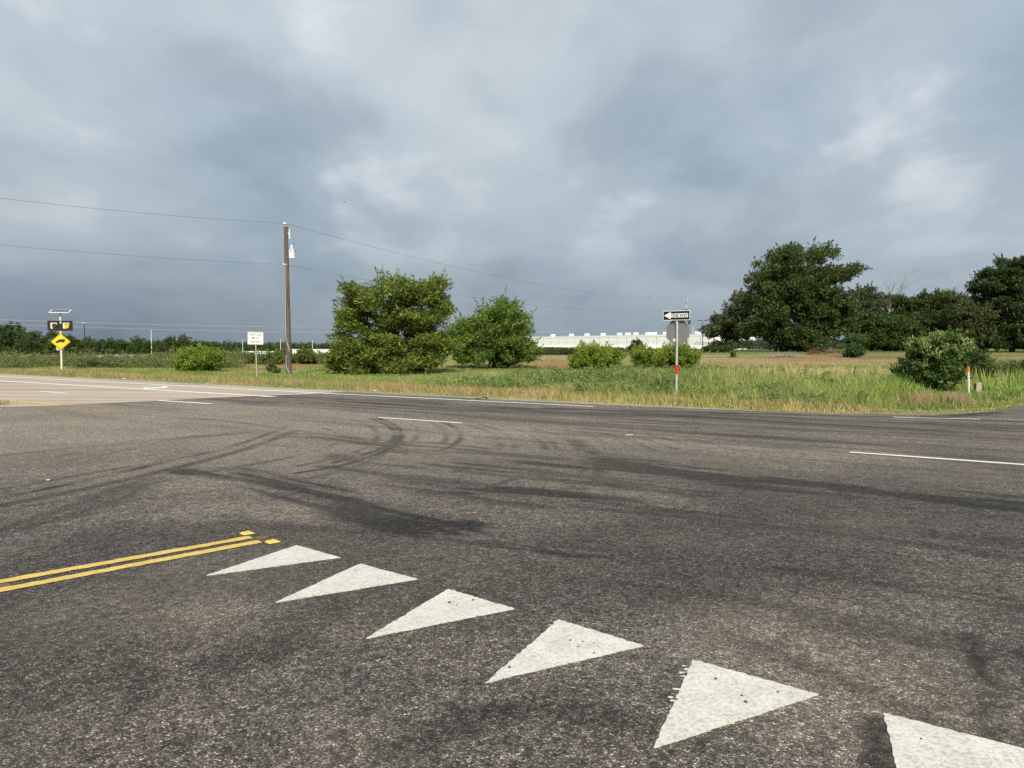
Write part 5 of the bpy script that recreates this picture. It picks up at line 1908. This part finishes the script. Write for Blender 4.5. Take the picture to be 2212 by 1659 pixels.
# ------------------------------------------------------------------ grass
def blades(x, y, h, w, lean, col, name, segs=2, label=None):
    n = len(x)
    z = tz(x, y) - .02
    a = rng.uniform(0, 2 * math.pi, n)
    wx, wy = np.cos(a) * w / 2, np.sin(a) * w / 2
    b = rng.uniform(0, 2 * math.pi, n)
    lx = np.cos(b) * lean * h * rng.uniform(.3, 1.3, n) - .06 * h
    ly = np.sin(b) * lean * h * rng.uniform(.3, 1.3, n)
    if segs == 2:
        v = np.empty((n, 5, 3))
        v[:, 0] = np.stack([x - wx, y - wy, z], -1)
        v[:, 1] = np.stack([x + wx, y + wy, z], -1)
        mx, my, mz = x + lx * .3, y + ly * .3, z + h * .55
        v[:, 2] = np.stack([mx + wx * .8, my + wy * .8, mz], -1)
        v[:, 3] = np.stack([mx - wx * .8, my - wy * .8, mz], -1)
        v[:, 4] = np.stack([x + lx, y + ly, z + h * np.sqrt(np.clip(1 - lean * lean * .5, .3, 1))], -1)
        k = np.arange(n)[:, None] * 5
        lp = np.concatenate([k + np.array([0, 1, 2, 3]), k + np.array([3, 2, 4])], 1).ravel()
        sz = np.tile([4, 3], n)
        c = np.repeat(col, 2, 0)
    else:
        v = np.empty((n, 3, 3))
        v[:, 0] = np.stack([x - wx, y - wy, z], -1)
        v[:, 1] = np.stack([x + wx, y + wy, z], -1)
        v[:, 2] = np.stack([x + lx, y + ly, z + h], -1)
        lp = np.arange(3 * n)
        sz = np.full(n, 3)
        c = col
    me = np_mesh(name, v.reshape(-1, 3), lp, sz, c)
    return tag(link(name, me, MAT['grass']), label, kind='stuff')


STRAW = np.array((0.38, 0.33, 0.17)); DRYG = np.array((0.27, 0.26, 0.10)); GREEN = np.array((0.145, 0.215, 0.05)); LUSH = np.array((0.12, 0.225, 0.035))
SAGE = np.array((0.185, 0.245, 0.095)); RUST = np.array((0.265, 0.18, 0.105)); TAN = np.array((0.40, 0.31, 0.19)); DGREEN = np.array((0.07, 0.105, 0.03))


def in_view(x, y, m=0.10):
    return (np.abs(x / np.maximum(y, .1)) < (W0 / 2 / F0) + m) & (y > 5)


def mixc(a, b, k):
    return a * (1 - k[:, None]) + b * k[:, None]


def verge(n, d0, d1, u0, u1, segs, name, wmul, label):
    u = rng.uniform(u0, u1, n)
    d = d0 + (d1 - d0) * rng.random(n) ** (1.15)
    v = vedge(u) + d + .12
    x, y = xy(u, v)
    k = in_view(x, y) & (d < 60)
    u, d, x, y = u[k], d[k], x[k], y[k]
    n = len(u)
    n1 = fbm(u * .22, d * .45, 101); n2 = fbm(u * .9, d * 1.6, 111); n3 = fbm(u * .12 + 7, d * .25, 121)
    right = sstep(-16, -11, u)
    # heights: kept short at the edge, tall weeds in the ditch at right, knee-high grass at left
    hr = .10 + .15 * sstep(.3, 1.2, d) + .46 * sstep(1.2, 4.5, d) * (0.35 + 1.3 * n1) + .10 * sstep(4, 8, d)
    hl = .12 + .20 * sstep(.4, 1.6, d) + .06 * n1
    h = hr * right + hl * (1 - right)
    lawn = sstep(-5.0, -3.6, u) * (1 - sstep(12, 16, d))
    h = h * (1 - .72 * lawn)
    h = h * (1 - .55 * sstep(16, 26, d) * right)
    h = h * (1 - .6 * sstep(6, 9, d) * (1 - right))
    h = h * rng.uniform(.45, 1.2, n) * (.75 + .5 * n2)
    s = soil(x, y)
    # colour
    c = np.repeat(GREEN[None], n, 0)
    c = mixc(c, SAGE[None].repeat(n, 0), sstep(.42, .58, n1))
    c = mixc(c, LUSH[None].repeat(n, 0), sstep(.52, .66, n3))
    c = mixc(c, DRYG[None].repeat(n, 0), .55 * sstep(.50, .66, n2))
    c = mixc(c, DGREEN[None].repeat(n, 0) * 1.2, .6 * sstep(.55, .68, fbm(u * .5 + 3, d * .8, 141)) * sstep(2, 4, d))
    edge = (1 - sstep(.25, 1.1, d)) * right
    c = mixc(c, STRAW[None].repeat(n, 0), edge * .85)
    edge2 = (1 - sstep(.8, 2.6, d)) * right
    c = mixc(c, DRYG[None].repeat(n, 0) * np.array((1.1, 1.05, 1.0)), edge2 * .7)
    rustr = sstep(-12, -8, u) * (1 - sstep(-4.2, -3.2, u)) * sstep(.7, 1.1, d) * (1 - sstep(1.8, 2.6, d))
    c = mixc(c, RUST[None].repeat(n, 0), .75 * rustr * sstep(.3, .5, n2))
    left = (1 - right)
    rustl = left * sstep(.25, .8, d) * (1 - sstep(4.0, 8.0, d))
    c = mixc(c, RUST[None].repeat(n, 0) * np.array((1.05, 1.1, 1.1)), rustl * (.15 + .6 * sstep(.42, .60, n2)))
    band = sstep(-26, -20, u) * (1 - sstep(-13, -10, u)) * sstep(.6, 1.4, d) * (1 - sstep(3.2, 4.4, d))
    c = mixc(c, RUST[None].repeat(n, 0) * np.array((1.1, 1.1, 1.1)), band * .55)
    tan = right * (1 - sstep(-6.5, -4.5, u)) * sstep(9, 13, d) * (1 - sstep(24, 34, d)) * sstep(.36, .54, n3 * .5 + n2 * .5)
    c = mixc(c, TAN[None].repeat(n, 0) * 1.1, tan * .9)
    c = c * rng.uniform(.68, 1.32, (n, 1)) * (.82 + .4 * n2[:, None])
    pale = rng.random(n) < .10
    c[pale] = TAN * rng.uniform(.8, 1.25, (pale.sum(), 1))
    keep = (rng.random(n) > s * .92)
    c = c * np.array((1.42, 1.40, 1.2))
    w = (.008 + .012 * rng.random(n)) * wmul * (1 + .012 * d)
    blades(x[keep], y[keep], h[keep].clip(.04), w[keep], .38, c[keep].clip(0, 1), name, segs, label)


verge(165000, 0.0, 9.0, -62, -.4, 2, 'verge_grass', 1.45, 'tall mixed grass along the road verge')
verge(170000, 7.0, 48.0, -80, 2, 1, 'field_grass', 2.4, 'rough grass of the field behind the verge')


def field_tufts():
    n = 90000
    y = 50 + 110 * rng.random(n) ** 1.2
    x = rng.uniform(-.72, .72, n) * y
    u, v = uv(x, y)
    d = v - vedge(u)
    k = (d > 10) & (soil(x, y) < rng.random(n) * .8)
    x, y = x[k], y[k]
    n = len(x)
    g1 = fbm(x * .05, y * .12, 2); g2 = fbm(x * .15, y * .5, 8)
    kk = sstep(.36, .54, g1 * .6 + g2 * .4) * (1 - sstep(95, 120, y))
    c = mixc(GREEN[None].repeat(n, 0) * 1.05, np.array((0.36, 0.29, 0.14))[None].repeat(n, 0), kk)
    c = c * rng.uniform(.7, 1.3, (n, 1))
    blades(x, y, rng.uniform(.05, .16, n), .06 + .05 * rng.random(n), .5, c.clip(0, 1), 'mown_grass', 1, 'short mown grass of the far field')


field_tufts()


# weeds: broad-leaved clumps in the tall verge and on the bank at left
def weed_mass(name, label, spots, leaf, aspect, pal, wts, per, rad, zs):
    Cs, cols = [], []
    for (x, y, hgt, r_) in spots:
        z0 = float(tz(x, y))
        n = per
        p = rng.normal(size=(n, 3)) * np.array((r_ * .5, r_ * .5, 0))
        p[:, 2] = rng.random(n) ** .7 * hgt
        p[:, :2] *= (1.1 - .6 * p[:, 2:3] / hgt)
        Cs.append(p + np.array((x, y, z0)))
        cols.append(colour(n, pal, wts) * rng.uniform(.75, 1.25))
    C = np.concatenate(Cs)
    V, Lp, S, c = leaf_quads(C, leaf, aspect, np.array((0, 0, zs)) * np.ones((len(C), 1)), np.concatenate(cols).clip(0, 1))
    return tag(link(name, np_mesh(name, V, Lp, S, c), MAT['leaf']), label, kind='stuff')


sp = []
for i in range(1300):
    u = rng.uniform(-20, -4.6); d = rng.uniform(2.4, 19)
    wn = float(fbm(u * .8, d * .55, 131))
    if wn < .45 or rng.random() < .25: continue
    x, y = xy(u, float(vedge(u)) + d)
    if in_view(np.array([x]), np.array([y]))[0]:
        sp.append((x, y, rng.uniform(.25, .70) * min(1, .5 + d / 6) * (.5 + wn), rng.uniform(.15, .45)))
weed_mass('verge_weeds', 'broad-leaved weeds among the tall verge grass', sp, .10, .36, [(0.16, 0.24, 0.06), (0.22, 0.30, 0.095), (0.10, 0.16, 0.035), (0.30, 0.35, 0.14)], W4, 80, .3, .9)
sp = []
for i in range(1500):
    px = rng.uniform(-120, 520)
    Yk = rng.uniform(57, 74)
    x = (px - W0 / 2) / F0 * Yk
    bn = float(fbm(x * .2, Yk * .2, 151))
    sp.append((x, Yk, rng.uniform(.4, 1.0) * (.45 + 1.1 * bn) * (1.0 if rng.random() < .88 else 1.5), rng.uniform(.3, .9)))
weed_mass('bank_weeds', 'tall green weeds covering the bank at left', sp, .17, .30, [(0.16, 0.185, 0.06), (0.20, 0.22, 0.08), (0.11, 0.135, 0.04), (0.28, 0.28, 0.12)], W4, 62, .5, .8)
sp = []
for i in range(420):
    px = rng.uniform(1165, 1345)
    Yk = rng.uniform(100, 112)
    sp.append(((px - W0 / 2) / F0 * Yk, Yk, rng.uniform(.4, 1.0), rng.uniform(.6, 1.2)))
weed_mass('field_weeds', 'dark weeds along the far field edge before the warehouse', sp, .28, .4, [(0.07, 0.095, 0.035), (0.10, 0.12, 0.045), (0.05, 0.07, 0.025)], (3, 2, 2), 50, .6, .6)
sp = []
for i in range(420):
    px = rng.uniform(1100, 2230)
    Yk = rng.uniform(36, 56)
    x = (px - W0 / 2) / F0 * Yk
    sp.append((x, Yk, rng.uniform(.15, .4), rng.uniform(.2, .6)))
weed_mass('ditch_weeds', 'scattered low weeds at the back of the verge', sp, .10, .35, [(0.12, 0.16, 0.05), (0.17, 0.20, 0.08), (0.24, 0.22, 0.11)], (3, 2, 1), 36, .3, .9)


# tall dry reeds and straw clumps by the right bush, and tufts in the road at left
def clumps(spots, name, pal, label):
    X, Y, H, W_, C = [], [], [], [], []
    for (px, py, n, h, spread) in spots:
        g = G(px, py)
        X.append(g.x + rng.normal(size=n) * spread); Y.append(g.y + rng.normal(size=n) * spread)
        H.append(h * rng.uniform(.4, 1.2, n)); W_.append(rng.uniform(.006, .014, n))
        C.append(np.array(pal)[rng.integers(0, len(pal), n)] * rng.uniform(.75, 1.3, (n, 1)))
    blades(np.concatenate(X), np.concatenate(Y), np.concatenate(H), np.concatenate(W_), .42, np.concatenate(C).clip(0, 1), name, 2, label)


clumps([(1985, 864, 260, .42, .22), (2000, 862, 220, .45, .2), (1960, 862, 200, .42, .25), (2060, 862, 320, .40, .22), (2075, 864, 220, .38, .2), (1935, 866, 160, .4, .25), (1640, 872, 60, .5, .15), (1905, 866, 200, .42, .3), (1417, 868, 60, .42, .12)],
       'dry_straw', [(0.46, 0.32, 0.18), (0.52, 0.38, 0.22), (0.36, 0.24, 0.13)], 'clumps of dry straw at the foot of the right bush')
clumps([(1780, 876, 200, .55, .4), (1830, 876, 240, .55, .4), (1870, 876, 220, .5, .4), (1740, 874, 150, .5, .4), (1805, 880, 120, .4, .3)],
       'yellow_reeds', [(0.42, 0.38, 0.10), (0.34, 0.34, 0.10), (0.22, 0.26, 0.07)], 'yellowing reed grass left of the right bush')
g1_, g2_ = (-22, 876, 500, .22, .28), (-30, 872, 400, .2, .35)
clumps([g1_, g2_], 'median_grass', [(0.26, 0.17, 0.10), (0.22, 0.2, 0.08), (0.32, 0.26, 0.15)], 'reddish grass tuft at the concrete edge, left')
clumps([(-8, 936, 260, .09, .12), (-25, 938, 300, .1, .18), (97, 946, 14, .14, .02)], 'joint_grass', [(0.16, 0.19, 0.06), (0.24, 0.24, 0.10), (0.35, 0.30, 0.16)], 'small green tuft growing in the asphalt at left')
